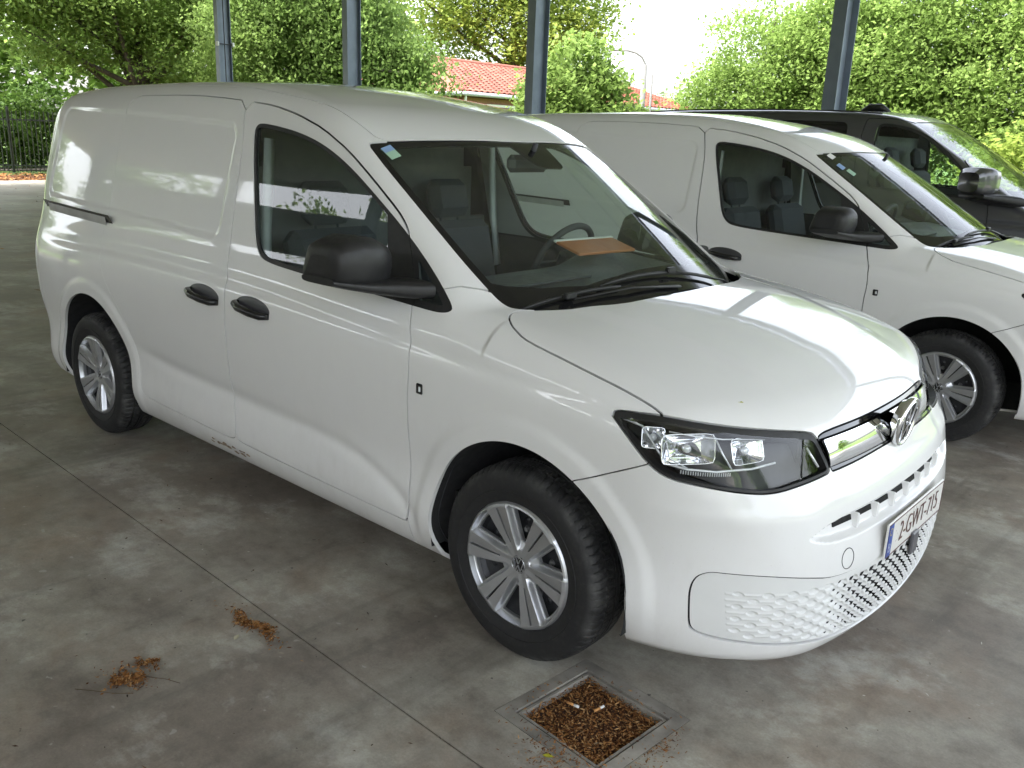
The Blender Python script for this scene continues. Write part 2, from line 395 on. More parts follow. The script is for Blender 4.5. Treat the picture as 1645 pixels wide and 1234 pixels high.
def march(O,D,t0,t1,n=40):
    """first sign change from t0 (inside) to t1 (outside) by bisection"""
    lo=np.full(len(O),t0) if np.isscalar(t0) else t0.copy();hi=np.full(len(O),t1) if np.isscalar(t1) else t1.copy()
    for _ in range(n):
        m=(lo+hi)/2;v=phi(*(O+D*m[:,None]).T);lo=np.where(v<0,m,lo);hi=np.where(v<0,hi,m)
    return O+D*((lo+hi)/2)[:,None]
def make_grad(f):
    def g(P,e=1.2e-3):
        a=np.stack([f(*(P+e*np.eye(3)[i]).T)-f(*(P-e*np.eye(3)[i]).T) for i in range(3)],1)
        return a/np.maximum(np.linalg.norm(a,axis=1,keepdims=True),1e-9)
    return g
def make_march(f):
    def m(O,D,t1,n=34):
        lo=np.zeros(len(O)); hi=np.full(len(O),t1)
        for _ in range(n):
            k=(lo+hi)/2; v=f(*(O+D*k[:,None]).T)<0; lo=np.where(v,k,lo); hi=np.where(v,hi,k)
        return O+D*((lo+hi)/2)[:,None]
    return m
def extract(f,x0,x1,xc0,xc1,zlo,zhif,step=.013,zbot=-.15,yo=1.25,dz=.95):
    """half of the closed form (y<=0) as triangles: side, top, front and rear sheets of one cube map"""
    march=make_march(f); parts=[]
    nx=int((x1-x0)/step); X=np.linspace(x0,x1,nx)
    def zs(x): 
        zh=zhif(x); return zh
    def run(P):
        zh=zhif(np.clip(P[:,0],xc0,xc1)); O=np.stack([np.clip(P[:,0],xc0,xc1),0*P[:,1],np.clip(P[:,2],zlo,zh)],1); D=P-O; L=np.linalg.norm(D,axis=1,keepdims=True); D/=L
        return march(O,D,3.2)
    nz1=int((zhif(np.array([-2.]))[0]-zlo)/step); zt=np.concatenate([np.linspace(0,1,12)[:-1]*0+np.linspace(0,1,12)[:-1],1+np.linspace(0,1,nz1)[:-1],2+np.linspace(0,1,46)])
    def zmap(q,x):
        zh=zhif(np.clip(x,xc0,xc1)); return np.where(q<1,zbot+(zlo-zbot)*q,np.where(q<2,zlo+(zh-zlo)*(q-1),zh+dz*(q-2)))
    XX,Q=np.meshgrid(X,zt,indexing='ij'); P=np.stack([XX.ravel(),-yo+0*XX.ravel(),zmap(Q.ravel(),XX.ravel())],1); parts.append((run(P),gridtri(nx,len(zt))))
    ny=78; Y=np.linspace(0,-yo,ny)
    XX,YY=np.meshgrid(X,Y,indexing='ij'); P=np.stack([XX.ravel(),YY.ravel(),zmap(np.full(XX.size,3.),XX.ravel())],1); parts.append((run(P),gridtri(nx,ny)))
    for xe in (x0,x1):
        YY,Q=np.meshgrid(Y,zt,indexing='ij'); P=np.stack([xe+0*YY.ravel(),YY.ravel(),zmap(Q.ravel(),np.full(YY.size,xe))],1); parts.append((run(P),gridtri(ny,len(zt))))
    V=np.concatenate([p[0] for p in parts]); T=[];o=0
    for v,t in parts: T.append(t+o); o+=len(v)
    T=np.concatenate(T)
    key=np.round(V*2e5).astype(np.int64); u,fi,inv=np.unique(key,axis=0,return_index=True,return_inverse=True); V=V[fi]; T=inv.ravel()[T]
    ok=(T[:,0]!=T[:,1])&(T[:,1]!=T[:,2])&(T[:,0]!=T[:,2]); V,T=compact(V,T[ok]); V[np.abs(V[:,1])<1e-5,1]=0
    return V,T
gradV=make_grad(phi); marchV=make_march(phi)
def zh_van(x): return np.interp(x,[-1.1,-.2,.3],[1.35,.85,.66])
# outlines on the side (x,z)
FRONT_DOOR=[(-1.752,1.726),(-1.70,1.56),(-1.682,1.40),(-1.672,1.25),(-1.652,1.12),(-1.605,1.0),(-1.583,.90),(-1.580,.74),(-1.592,.60),(-1.597,.53),(-1.572,.46),(-1.56,.345),(-1.50,.333),(-.50,.322),(-.474,.33),(-.466,.757),(-.457,.867),(-.470,.97),(-.511,1.078),(-.55,1.15),(-.596,1.25),(-.620,1.299),(-.646,1.327),(-.695,1.366),(-.846,1.461),(-1.008,1.555),(-1.181,1.627),(-1.368,1.676),(-1.564,1.710)]
SLIDE_DOOR=[(-1.756,1.726),(-1.702,1.56),(-1.685,1.40),(-1.675,1.25),(-1.655,1.12),(-1.608,1.0),(-1.586,.90),(-1.583,.74),(-1.595,.60),(-1.60,.53),(-1.575,.46),(-1.563,.345),(-1.63,.333),(-2.36,.347),(-2.405,.37),(-2.43,.55),(-2.52,.72),(-2.66,.85),(-2.77,1.0),(-2.80,1.2),(-2.80,1.66),(-2.79,1.70),(-2.755,1.735),(-2.70,1.748),(-2.277,1.750),(-2.003,1.742)]
WIN=[(-1.640,1.60),(-1.632,1.632),(-1.60,1.640),(-1.507,1.634),(-1.33,1.612),(-1.158,1.573),(-.989,1.507),(-.827,1.420),(-.625,1.300),(-.341,1.100),(-.338,1.083),(-.36,1.076),(-.403,1.073),(-.526,1.078),(-.719,1.086),(-1.161,1.102),(-1.373,1.114),(-1.44,1.135),(-1.49,1.19),(-1.53,1.30)]
BUMPER=[(.10,.60),(.241,.698),(.317,.733),(.458,.803),(.72,.97),(1.3,.97),(1.3,-.2),(.10,-.2)]
FENDER=[(-.474,.262),(-.466,.757),(-.457,.867),(-.470,.97),(-.511,1.078),(-.53,1.11),(-.36,1.155),(-.31,1.147),(-.19,1.11),(-.1,1.3),(1.0,1.3),(1.0,.2),(-.47,.2)]
# windscreen and bonnet seen from above (x,|y|)
WSP=[(-.978,.669),(-.955,.61),(-.932,.554),(-.870,.358),(-.829,.13),(-.822,-.2),(.03,-.2),(.024,.0),(.018,.228),(.005,.395),(-.057,.549),(-.125,.656),(-.190,.716),(-.259,.720),(-.344,.723),(-.43,.722),(-.557,.715),(-.696,.704),(-.843,.690)]
HOOD=[(.03,-.2),(.024,.0),(.018,.228),(.005,.395),(-.057,.549),(-.125,.656),(-.180,.722),(-.160,.774),(-.114,.809),(-.044,.834),(.034,.842),(.226,.851),(.395,.850),(.436,.850),(.473,.854),(.50,.92),(1.2,.92),(1.2,-.2)]
ROOFP=[(-1.08,-.2),(-1.08,.0),(-1.04,.0),(-1.02,.60),(-1.02,.625),(-1.09,.628),(-1.39,.607),(-2.2,.585),(-3.4,.56),(-3.55,.5),(-3.6,.3),(-3.6,-.2)]
ROOFP=[(-.80,-.2),(-.83,.13),(-.870,.358),(-.932,.554),(-.962,.62),(-1.05,.625),(-1.158,.627),(-1.39,.609),(-2.2,.585),(-3.4,.56),(-3.58,.52),(-3.63,.4),(-3.64,-.2)]
# lamp, chrome bar and lower grille, seen on a vertical plane at 45 degrees (u,z), u=(|y|-x)*.7071
def U3(l): return [((abs(y)-x)*.7071,z) for x,y,z in l]
LAMP=U3([(.332,-.896,.915),(.345,-.893,.926),(.364,-.888,.929),(.473,-.854,.936),(.559,-.796,.923),(.632,-.689,.900),(.678,-.593,.883),(.722,-.475,.862),(.735,-.461,.850),(.748,-.454,.827),(.789,-.443,.755),(.778,-.50,.750),(.762,-.583,.746),(.727,-.697,.742),(.687,-.761,.750),(.59,-.853,.770),(.517,-.889,.778),(.466,-.905,.808),(.406,-.911,.863),(.355,-.901,.900)])
CHROME=U3([(.744,-.4575,.838),(.745,-.457,.834),(.789,-.4455,.758),(.790,-.444,.754),(.805,-.30,.756),(.815,-.15,.759),(.818,0,.759)])+[(-.75,.759),(-.75,.852)]+U3([(.766,0,.852),(.757,-.2,.852),(.744,-.35,.853),(.742,-.42,.851),(.741,-.45,.846)])
LG=U3([(.600,-.840,.36),(.595,-.840,.40),(.590,-.839,.46),(.600,-.832,.50),(.625,-.818,.518),(.65,-.803,.522),(.761,-.706,.516),(.82,-.60,.497),(.859,-.51,.473),(.894,-.323,.467),(.906,-.204,.467)])+[(-.76,.467),(-.76,.232)]+U3([(.91,-.1,.232),(.896,-.247,.236),(.862,-.45,.256),(.826,-.588,.285),(.73,-.739,.309),(.637,-.818,.328),(.610,-.835,.34)])
SMW=lambda p,n=2:chaikin(p,n)
FRONT_DOOR=chaikin(FRONT_DOOR,1,.2);SLIDE_DOOR=chaikin(SLIDE_DOOR,1,.2);WIN_=chaikin(WIN,2);WSP=chaikin(WSP,1,.2);HOOD=chaikin(HOOD,1,.2);ROOFP=chaikin(ROOFP,2);LAMP=chaikin(LAMP,2);CHROME=chaikin(CHROME,1,.15);LG=chaikin(LG,2)
def side_s(V,poly): return np.where((V[:,2]>-1),polysdf(V[:,0],V[:,2],poly),9)
def top_s(V,poly): return np.where(V[:,2]>.80,polysdf(V[:,0],np.abs(V[:,1]),poly),9)
def diag_s(V,poly): return np.where(V[:,0]>.1,polysdf((np.abs(V[:,1])-V[:,0])*.7071,V[:,2],poly),9)
def winmask(V): return np.where(np.abs(V[:,1])>.45,polysdf(V[:,0],V[:,2],WIN_),9)
def arch_s(V,grow=0):
    s=np.full(len(V),9.)
    for cx,cz,Rr in (ARF,ARR): s=np.minimum(s,np.hypot(V[:,0]-cx,V[:,2]-cz)-Rr-grow)
    return np.where(np.abs(V[:,1])>.55,s,9)
def logo(Rr,depth,w,bar):
    """ring with a V over a W, as on the nose and the wheel centres, in the local x-z plane, facing -y"""
    mb=MB(); n=56
    prof=[(Rr-w,0),(Rr-w*.8,-depth),(Rr-w*.2,-depth),(Rr,0)]
    mb.lathe([(r,h) for r,h in prof],n=n,axis='y')
    def stroke(p,q):
        p=Vector((p[0],0,p[1]));q=Vector((q[0],0,q[1])); d=(q-p).normalized(); s=Vector((-d.z,0,d.x))*bar/2
        V=[p-s,p+s,q+s,q-s]; V2=[Vector((a.x,-depth*.9,a.z)) for a in V]
        mb.add(V+V2,[(4,5,6,7),(0,4,7,3),(1,2,6,5),(0,1,5,4),(3,7,6,2)])
    r=Rr-w*.7
    def cp(x,up): return (x*r,up*math.sqrt(max(0,r*r-(x*r)**2)))
    a,b=cp(-.42,1),cp(.42,1)
    stroke(a,(-.02*r,.10*r)); stroke(b,(.02*r,.10*r))
    c1,c2=cp(-.86,1),cp(.86,1)
    stroke(c1,(-.36*r,-.86*r)); stroke(c2,(.36*r,-.86*r)); stroke((-.38*r,-.86*r),(0,-.06*r)); stroke((.38*r,-.86*r),(0,-.06*r))
    return mb
def build_wheel(parent,loc,flip=1,name='wheel'):
    w=empty(name,loc); w.parent=parent
    if flip<0: w.rotation_euler=(0,0,math.pi)
    # tyre: outer side is -y
    Rt=.3255;hw=.102
    prof=[(.206,-.088),(.212,-.094),(.222,-.097),(.24,-.1035),(.262,-.1055),(.283,-.103),(.299,-.097),(.309,-.089),(.3175,-.079),(.322,-.066),(.3242,-.052),(.3242,-.050),(.3175,-.0495),(.3175,-.043),(.325,-.0425),(.3255,-.026),(.3255,-.012),(.318,-.0115),(.318,-.004),(.3255,-.0035)]
    prof+= [(r,-h) for r,h in prof[::-1]]
    n=504; V=[];m=len(prof)
    th=np.arange(n)*2*np.pi/n
    for k in range(n):
        for i,(r,h) in enumerate(prof):
            rr=r
            if r>.3165 or (.305<r<.3165):
                ph=(k/7.0)+ (-abs(h)*26 if abs(h)<.05 else -1.3+(abs(h)-.05)*10)
                g=ph%1.0
                if g<.24 and abs(h)>.012: rr=r-(.0055 if r>.3165 else .0022)
            V.append((rr*math.cos(th[k]),h,rr*math.sin(th[k])))
    F=[]
    for k in range(n):
        k2=(k+1)%n
        for i in range(m-1): F.append((k*m+i,k2*m+i,k2*m+i+1,k*m+i+1))
    mb=MB(); mb.v=V; mb.f=F; mb.sm=[True]*len(F)
    # lettering-like raised band on the sidewall
    mb.lathe([(.246,-.1040),(.247,-.1062),(.2485,-.1062),(.2495,-.1045)],n=96)
    t=mb.obj('tyre',M['tyre'],w)
    t.data.set_sharp_from_angle(angle=R(28))
    # steel rim
    mb=MB(); mb.lathe([(.206,-.086),(.210,-.092),(.205,-.094),(.199,-.085),(.196,-.06),(.18,-.052),(.178,-.03),(.172,.06),(.206,.088)],n=64)
    mb.lathe([(.185,-.05),(.15,-.038),(.12,-.044),(.09,-.030),(.07,-.036),(.03,-.036),(.0,-.036)],n=48)
    for k in range(16):
        a=2*math.pi*k/16; mb.lathe([(.0,-.049),(.010,-.049),(.0125,-.043)],axis_o=(.142*math.cos(a),0.004,.142*math.sin(a)),n=10)
    mb.obj('steel_rim',M['steel'],w)
    bme=None
    for k in range(5):
        a=2*math.pi*k/5+.3
        if bme is None: mb=MB(); mb.lathe([(0,-.052),(.008,-.052),(.012,-.045),(.012,-.034)],n=6,smooth=False); bme=mb.mesh('wheel_bolt')
        link('wheel_bolt',bme,M['bolt'],w,loc=(.112*math.cos(a),0,.112*math.sin(a)))
    # hubcap: polar sheet with six paired spokes cut out of it
    nr,na=80,900; rr=np.linspace(.0,.2125,nr); aa=np.linspace(0,2*np.pi,na+1)
    RR,AA=np.meshgrid(rr,aa,indexing='ij')
    per=np.pi/3; q=(AA+R(5)+per/2)%per-per/2; wv=RR*np.sin(q)
    Wd=np.interp(RR,[0,.05,.09,.14,.20],[.020,.0235,.0315,.0415,.053])
    d=np.abs(wv)
    base=np.interp(RR,[0,.03,.06,.12,.185,.195,.205,.2125],[-.079,-.079,-.082,-.092,-.1005,-.1035,-.099,-.088])
    slit=(d<.0030+.010*(RR-.07)*(RR>.07))&(RR>.075)&(RR<.190)
    bar=np.clip((Wd-d)/.010,0,1)
    innerb=np.clip((d-.004)/.02,0,1)
    h=base+(1-sst(0,1,bar))*.020*(RR>.05)*np.clip((RR-.045)/.03,0,1)*np.clip((.199-RR)/.006,0,1)-.0035*np.clip((d/np.maximum(Wd,.01)),0,1)*bar
    opn=np.maximum(np.maximum(Wd+.0045-d,RR-.186),.082-RR+ (np.abs(q)<0)*9)   # <0 inside an opening
    slo=np.maximum(np.maximum(d-(.0022+.016*np.clip(RR-.07,0,1)),RR-.192),.075-RR)
    s=-np.minimum(opn,slo)
    V=np.stack([(RR*np.cos(AA)).ravel(),h.ravel(),(RR*np.sin(AA)).ravel()],1)
    T=gridtri(nr,na+1)
    Vc,Tc=clip(V,T,s.ravel())
    key=np.round(Vc*1e5).astype(np.int64); u,fi,inv=np.unique(key,axis=0,return_index=True,return_inverse=True); Vc=Vc[fi];Tc=inv.ravel()[Tc]
    ok=(Tc[:,0]!=Tc[:,1])&(Tc[:,1]!=Tc[:,2])&(Tc[:,0]!=Tc[:,2]); Tc=Tc[ok]
    fn=np.cross(Vc[Tc[:,1]]-Vc[Tc[:,0]],Vc[Tc[:,2]]-Vc[Tc[:,0]]); bad=fn[:,1]>0; Tc[bad]=Tc[bad][:,::-1]
    B=boundary(Tc); inn=Vc[B.ravel()]; u,inv=np.unique(B,return_inverse=True); inv=inv.reshape(B.shape); VV=np.concatenate([Vc,Vc[u],Vc[u]+[0,.013,0]]); o=len(Vc)+inv; i_=o+len(u)
    Q=np.concatenate([np.stack([o[:,1],o[:,0],i_[:,0]],1),np.stack([o[:,1],i_[:,0],i_[:,1]],1)])
    me=bpy.data.meshes.new('hubcap'); me.from_pydata(VV.tolist(),[],np.concatenate([Tc,Q]).tolist()); me.update()
    me.polygons.foreach_set('use_smooth',np.ones(len(me.polygons),bool)); me.set_sharp_from_angle(angle=R(24))
    hc=link('hubcap',me,M['silver'],w)
    mb=MB(); mb.lathe([(0,-.0805),(.029,-.0805),(.0295,-.079)],n=40); mb.obj('hub_disc',M['gloss'],hc)
    o=logo(.0275,.0016,.0022,.0030).obj('emblem',M['silver'],hc); o.location=(0,-.0806,0)
    fixnormals(o)
    return w
def build_van():
    V,T=extract(phi,-4.35,1.35,-3.40,.28,.32,zh_van)
    van=empty('white_panel_van')
    # openings shared by the outer panels and the inner shell
    V,T=clip(V,T,-arch_s(V)); V,T=clip(V,T,-winmask(V)); V,T=clip(V,T,-top_s(V,WSP))
    V0,T0=clip(V,T,-diag_s(V,LG)); V0,T0=clip(V0,T0,-diag_s(V0,LAMP)); V0,T0=clip(V0,T0,-diag_s(V0,CHROME))
    Vm,Tm=mirror_weld(V0,T0)
    sh=link('inner_shell',panelmesh('inner_shell',Vm,Tm,gradV,rim=False,off=-.013,welded=True),M['gap'],van)
    rest=(V,T)
    def take(sfun,g):
        nonlocal rest
        V,T=rest; s=sfun(V); g=g(V) if callable(g) else g; P=clip(V,T,s+g/2); rest=clip(V,T,-(s-g/2)); return P
    def both(name,P,mat,depth=.012):
        me=panelmesh(name,P[0],P[1],gradV,depth); a=link(name,me,mat,van); b=link(name,me,mat,van,scale=(1,-1,1)); return a,b
    def centre(name,P,mat,depth=.012,off=0):
        v,t=mirror_weld(*P); return link(name,panelmesh(name,v,t,gradV,depth,off=off,welded=True),mat,van)
    lampP=take(lambda v:diag_s(v,LAMP),.004); chromeP=take(lambda v:diag_s(v,CHROME),.005); take(lambda v:diag_s(v,LG),.004)
    centre('hood',take(lambda v:top_s(v,HOOD),.006),M['paint'],.010)
    fd=both('front_door',take(lambda v:side_s(v,FRONT_DOOR),.006),M['paint'],.012)
    sd_=both('sliding_door',take(lambda v:side_s(v,SLIDE_DOOR),lambda v:np.where((v[:,0]<-2.35)&(v[:,2]<1.66),.0012,.0045)),M['paint'],.012)
    centre('front_bumper',take(lambda v:np.where(v[:,0]>0,side_s(v,BUMPER),9),.004),M['paint'],.012)
    both('front_fender',take(lambda v:side_s(v,FENDER),.004),M['paint'],.014)
    centre('roof',take(lambda v:top_s(v,ROOFP),.004),M['paint'],.006)
    centre('body_side',rest,M['paint'],.014)
    # --- chrome bar with its gloss black edges
    v,t=mirror_weld(*chromeP); s=diag_s(v,CHROME)
    zc=(.806); 
    bz=clip(v,t,np.maximum(np.abs(v[:,2]-.802)-.038,s+.004)); tb=clip(v,t,-np.maximum(np.abs(v[:,2]-.802)-.037,s+.003))
    def xbar(a,z): return .55*F(a,z)+.45*F(a,.802+0*z)+.004+.007*(1-((z-.802)/.042)**2)
    bv=bz[0].copy(); e_=bv[:,0]-F(np.abs(bv[:,1]),bv[:,2]); bv[:,0]=xbar(np.abs(bv[:,1]),bv[:,2])+np.minimum(e_,0)
    gb_=make_grad(lambda x,y,z:(x-xbar(np.abs(y),z)-np.minimum(0,-.9*np.maximum(np.abs(y)-.36,0)**2)))
    link('grille_bar',panelmesh('grille_bar',bv,bz[1],gb_,.014,welded=True),M['chrome'],van)
    link('grille_surround',panelmesh('grille_surround',tb[0],tb[1],gradV,.01,off=-.001,welded=True),M['gloss'],van)
    # --- lower grille insert: own fine sheet over the nose
    nb,nz=560,150
    be=np.linspace(0,R(88),1500); O=np.tile([.25,0,.40],(len(be),1)); D=np.stack([np.cos(be),-np.sin(be),0*be],1)
    L=marchV(O,D,1.5); arc=np.concatenate([[0],np.cumsum(np.linalg.norm(np.diff(L,axis=0),axis=1))])
    sv=np.linspace(0,1.04,nb); bv=np.interp(sv,arc,be); zv=np.linspace(.215,.535,nz)
    BB,ZZ=np.meshgrid(bv,zv,indexing='ij'); SS,_=np.meshgrid(sv,zv,indexing='ij')
    Og=np.stack([.25+0*BB.ravel(),0*BB.ravel(),ZZ.ravel()],1); Dg=np.stack([np.cos(BB.ravel()),-np.sin(BB.ravel()),0*BB.ravel()],1)
    G=marchV(Og,Dg,1.5); G[np.abs(G[:,1])<1e-6,1]=0; n=gradV(G); S_=SS.ravel(); Z_=ZZ.ravel()
    pitch=lambda s:np.interp(s,[0,.40,.62,.80,1.0],[.050,.056,.072,.088,.10]); sg=np.linspace(0,1.1,1200); qg=np.concatenate([[0],np.cumsum(np.diff(sg)/pitch(sg[1:]))]); q=np.interp(S_,sg,qg)
    zs_=Z_+np.interp(S_,[.35,.62,.9],[.030,.014,0]); zr=(zs_-.300)/.0182; row=np.round(zr); fz=zr-row; par=(row%2)*.5; fq=(q+par+.5)%1-.5
    half_l=np.interp(S_,[0,.42,.62,.85],[.46,.42,.27,.16]); half_z=np.interp(S_,[0,.40,.60,.85],[.95,.88,.55,.36])
    lens=(np.abs(fq/half_l)**1.6+np.abs(fz/half_z)**1.6)-1.0
    # only rows that belong to this cell colour take part; the neighbour rows' cells interlock
    inside=diag_s(G,LG); rowsok=(row>=-5)&(row<=9)&(inside<-.010)
    edge_s=np.interp(row,[-4,-2,0,1,3,10],[.45,.55,.66,.72,.84,.86]); cellq=q-fq; cs_=np.interp(cellq,qg,sg); lens=np.where(rowsok&(cs_<edge_s),lens,9)
    dep=.0055*sst(.12,-.45,lens)+np.where(cs_<.48,.006*sst(.05,-.4,lens),0)
    rid=np.where((S_>.30)&rowsok&(S_<edge_s),.0016*np.exp(-(fz/.16)**2)*(lens>0),0)
    G2=G-n*(.006+dep-rid)[:,None]
    tg=gridtri(nb,nz); G3=np.concatenate([G2,G,np.stack([lens,S_],1)],1)
    Vc,Tc=clip(G3,tg,inside+.003)
    # open the middle cells
    hole=np.where(Vc[:,7]<.50,Vc[:,6]+np.interp(Vc[:,7],[0,.25,.40,.50],[.16,.20,.38,.95]),9); Vc,Tc=clip(Vc,Tc,-hole)
    Vc=Vc[:,:3]; Vc,Tc=mirror_weld(Vc,Tc)
    def flatn(P): return gradV(P)
    me=bpy.data.meshes.new('lower_grille'); 
    fn=np.cross(Vc[Tc[:,1]]-Vc[Tc[:,0]],Vc[Tc[:,2]]-Vc[Tc[:,0]]); bad=(fn*gradV(Vc[Tc[:,0]])).sum(1)<0; Tc[bad]=Tc[bad][:,::-1]
    me.from_pydata(Vc.tolist(),[],Tc.tolist()); me.polygons.foreach_set('use_smooth',np.ones(len(me.polygons),bool)); me.update()
    lg=link('lower_grille',me,M['lower'],van)
    P=np.array([marchV(np.array([[.25,0,z]]),np.array([[math.cos(b),-math.sin(b),0.]]),1.5)[0] for b in np.linspace(0,R(60),20) for z in (.235,.47)])
    mb=MB(); Pn=P-gradV(P)*.06; Fq=[(2*i,2*i+2,2*i+3,2*i+1) for i in range(19)]; mb.add(Pn,Fq); mb.add(Pn*[1,-1,1],[f[::-1] for f in Fq]); mb.obj('grille_backing',M['gap'],lg)
    # --- radar cover in the lower grille, tow eye cap, intake vents
    for y in (0,):
        mb=MB(); mb.box((.915,-.005,.435),(.012,.055,.075),bev=.004); mb.obj('sensor_cover',simple('grey_sensor_plastic',(.09,.09,.10),.35),van)
    mb=MB(); Pc=[]
    c=marchV(np.array([[.3,-.441*1.0,.514]]),np.array([[1.,0,0]]),1.2)[0]; nn=gradV(c[None])[0]; nv=Vector(nn); rot=nv.to_track_quat('Y','Z').to_matrix()
    t_=MB(); ring=[(rot@Vector((.030*math.cos(a),0,.030*math.sin(a)))) for a in np.linspace(0,2*math.pi,33)[:-1]]
    t_.tube([Vector(c)+nv*.0+r for r in ring]+[Vector(c)+ring[0]],.0012,n=6,caps=False); t_.obj('tow_eye_cover_seam',M['gap'],van)
    # intake openings between body coloured vanes
    for k,y in enumerate(np.linspace(-.42,.42,8)):
        y0=y-.047; y1=y+.047
        def ip(yy,z): 
            p=marchV(np.array([[.2,-abs(yy),z]]),np.array([[1.,0,0]]),1.2)[0]; return Vector((p[0],yy,p[2]))
        mb=MB(); a,b,c_,d=ip(y0,.603),ip(y1,.603),ip(y1,.618),ip(y0,.618)
        off=Vector((.004,0,0)); V4=[p+off for p in(a,b,c_,d)]; mb.add(V4+[p-Vector((.03,0,0)) for p in V4],[(0,1,2,3),(0,4,5,1),(1,5,6,2),(2,6,7,3),(3,7,4,0)]); mb.obj('intake_opening',M['void'],van)
    for k,y in enumerate(np.linspace(-.36,.36,7)):
        p=ip(y,.598); mb=MB(); mb.box((p.x+.006,y,.601),(.024,.010,.046),bev=.003); mb.obj('intake_vane',M['paint'],van)
    # --- headlights
    for sgn in (1,-1):
        hl=empty('headlight',(0,0,0)); hl.parent=van
        if sgn<0: hl.scale=(1,-1,1)
        if sgn==1:
            v,t=lampP
            s=diag_s(v,LAMP)
            bz=clip(v,t,-(s+.0125)); meb=panelmesh('headlight_bezel',bz[0],bz[1],gradV,.03,off=-.001)
            
            s2=np.maximum(s,diag_s(v+np.array([0,0,.010]),LAMP)-.001); bz=clip(v,t,-(s2+.0085)); meb=panelmesh('headlight_bezel',bz[0],bz[1],gradV,.03,off=-.001)
            gl=clip(v,t,s2+.0075); lv=gl[0]+gradV(gl[0])*(-.004+.010*(gl[0][:,2]-.835)/.06)[:,None]
            meg=bpy.data.meshes.new('lamp_lens'); meg.from_pydata(lv.tolist(),[],gl[1].tolist()); meg.polygons.foreach_set('use_smooth',np.ones(len(meg.polygons),bool)); meg.update()
            # housing: same outline pushed in, walls included
            mh=panelmesh('lamp_housing',gl[0],gl[1],gradV,rim=False,off=-.055)
            mw=panelmesh('lamp_wall',*clip(gl[0],gl[1],diag_s(gl[0],LAMP)+.0115),gradV,.06,off=-.003)
            hmeshes=(meb,meg,mh)
            # reflector bowls set in the housing
            def bowl(c,wid,hei,dep):
                c=np.array(c); c=marchV(np.array([[.1,-.45,c[2]]]),(np.array([[c[0]-.1,c[1]+.45,0]])/np.linalg.norm([c[0]-.1,c[1]+.45])),2)[0]
                nn=Vector(gradV(c[None])[0]); nn=(nn*.6+Vector((.85,-.35,0))*.4).normalized(); r=nn.to_track_quat('Y','Z').to_matrix(); V=[];F=[]; na_,nr_=40,5
                for i in range(nr_+1):
                    q=i/nr_
                    for j in range(na_):
                        a=2*math.pi*j/na_; ca,sa=math.cos(a),math.sin(a); k=(abs(ca)**9+abs(sa)**9)**(-1/9)
                        V.append(Vector(c)+r@Vector((wid*q*ca*k,-.028-dep*(1-q*q),hei*q*sa*k)))
                for i in range(nr_):
                    for j in range(na_):
                        j2=(j+1)%na_; F.append((i*na_+j,i*na_+j2,(i+1)*na_+j2,(i+1)*na_+j))
                m_=MB(); m_.add(V,F,False); b_=Vector(c)-nn*.045; m_.lathe([(0,0),(.009,0),(.011,-.012)],axis_o=(0,0,0),n=4) if False else None
                g_=MB(); g_.tube([b_,b_+nn*.014],[.012,.010],n=14); 
                lip=MB(); lip.tube([Vector(c)+r@Vector((wid*1.0*math.cos(a)*(abs(math.cos(a))**9+abs(math.sin(a))**9)**(-1/9),-.027,hei*math.sin(a)*(abs(math.cos(a))**9+abs(math.sin(a))**9)**(-1/9))) for a in np.linspace(0,2*math.pi,33)],.0022,n=6,caps=False)
                return m_.mesh('lamp_reflector'),g_.mesh('lamp_bulb'),lip.mesh('lamp_lip')
            bowls=[bowl((.565,-.852,.860),.074,.040,.034),bowl((.668,-.70,.850),.054,.036,.03),bowl((.465,-.885,.880),.030,.028,.018)]
            def strip(pts,off,wd):
                P=[]; 
                for p in pts:
                    p=np.array(p); d=np.array([p[0]-.1,p[1]+.45,0]); d/=np.linalg.norm(d); h=marchV(np.array([[.1,-.45,p[2]]]),d[None],2)[0]; P.append(Vector(h)-Vector(gradV(h[None])[0])*off)
                m_=MB(); m_.tube(P,wd,n=6); return m_.mesh('light_guide')
            strips=[strip([(.50,-.88,.815),(.56,-.86,.808),(.62,-.81,.806),(.68,-.72,.808),(.72,-.64,.812)],.012,.0035),strip([(.752,-.50,.828),(.772,-.48,.775)],.010,.004),strip([(.36,-.89,.913),(.42,-.88,.905),(.47,-.88,.85),(.50,-.88,.818)],.012,.003)]
            strips+=[strip([(.455,-.875,.905),(.50,-.88,.872),(.515,-.885,.83),(.56,-.86,.808)],.020,.0022),strip([(.612,-.79,.895),(.640,-.79,.85),(.655,-.775,.812)],.018,.0025),strip([(.500,-.868,.905),(.56,-.83,.898),(.62,-.77,.888),(.69,-.64,.872)],.016,.0022)]
            # small ribs on the light guides
            rib=MB()
            for k in range(22):
                f=k/21; p=(.545+.10*f,-.87+.09*f,.7985); p=np.array(p); d=np.array([p[0]-.1,p[1]+.45,0]); d/=np.linalg.norm(d); h=marchV(np.array([[.1,-.45,p[2]]]),d[None],2)[0]; rib.box(tuple(h-gradV(h[None])[0]*.012),(.0022,.0022,.010))
            ribme=rib.mesh('light_guide_rib')
        link('headlight_bezel',meb,M['rubber'],hl); link('lamp_lens',meg,M['lens'],hl); link('lamp_housing',mh,M['rubber'],hl)
        for a,b,c_ in bowls: link('lamp_reflector',a,M['reflector'],hl); link('lamp_bulb',b,M['frost'],hl); link('lamp_trim',c_,M['chrome'],hl)
        for s_ in strips: link('light_guide',s_,M['frost'],hl)
        link('light_guide',ribme,M['frost'],hl)
    # --- windscreen, black border, cowl
    be=None
    xs=np.linspace(-1.02,.05,190); ys=np.linspace(0,-.76,120); XX,YY=np.meshgrid(xs,ys,indexing='ij'); XX=XX.ravel();YY=YY.ravel()
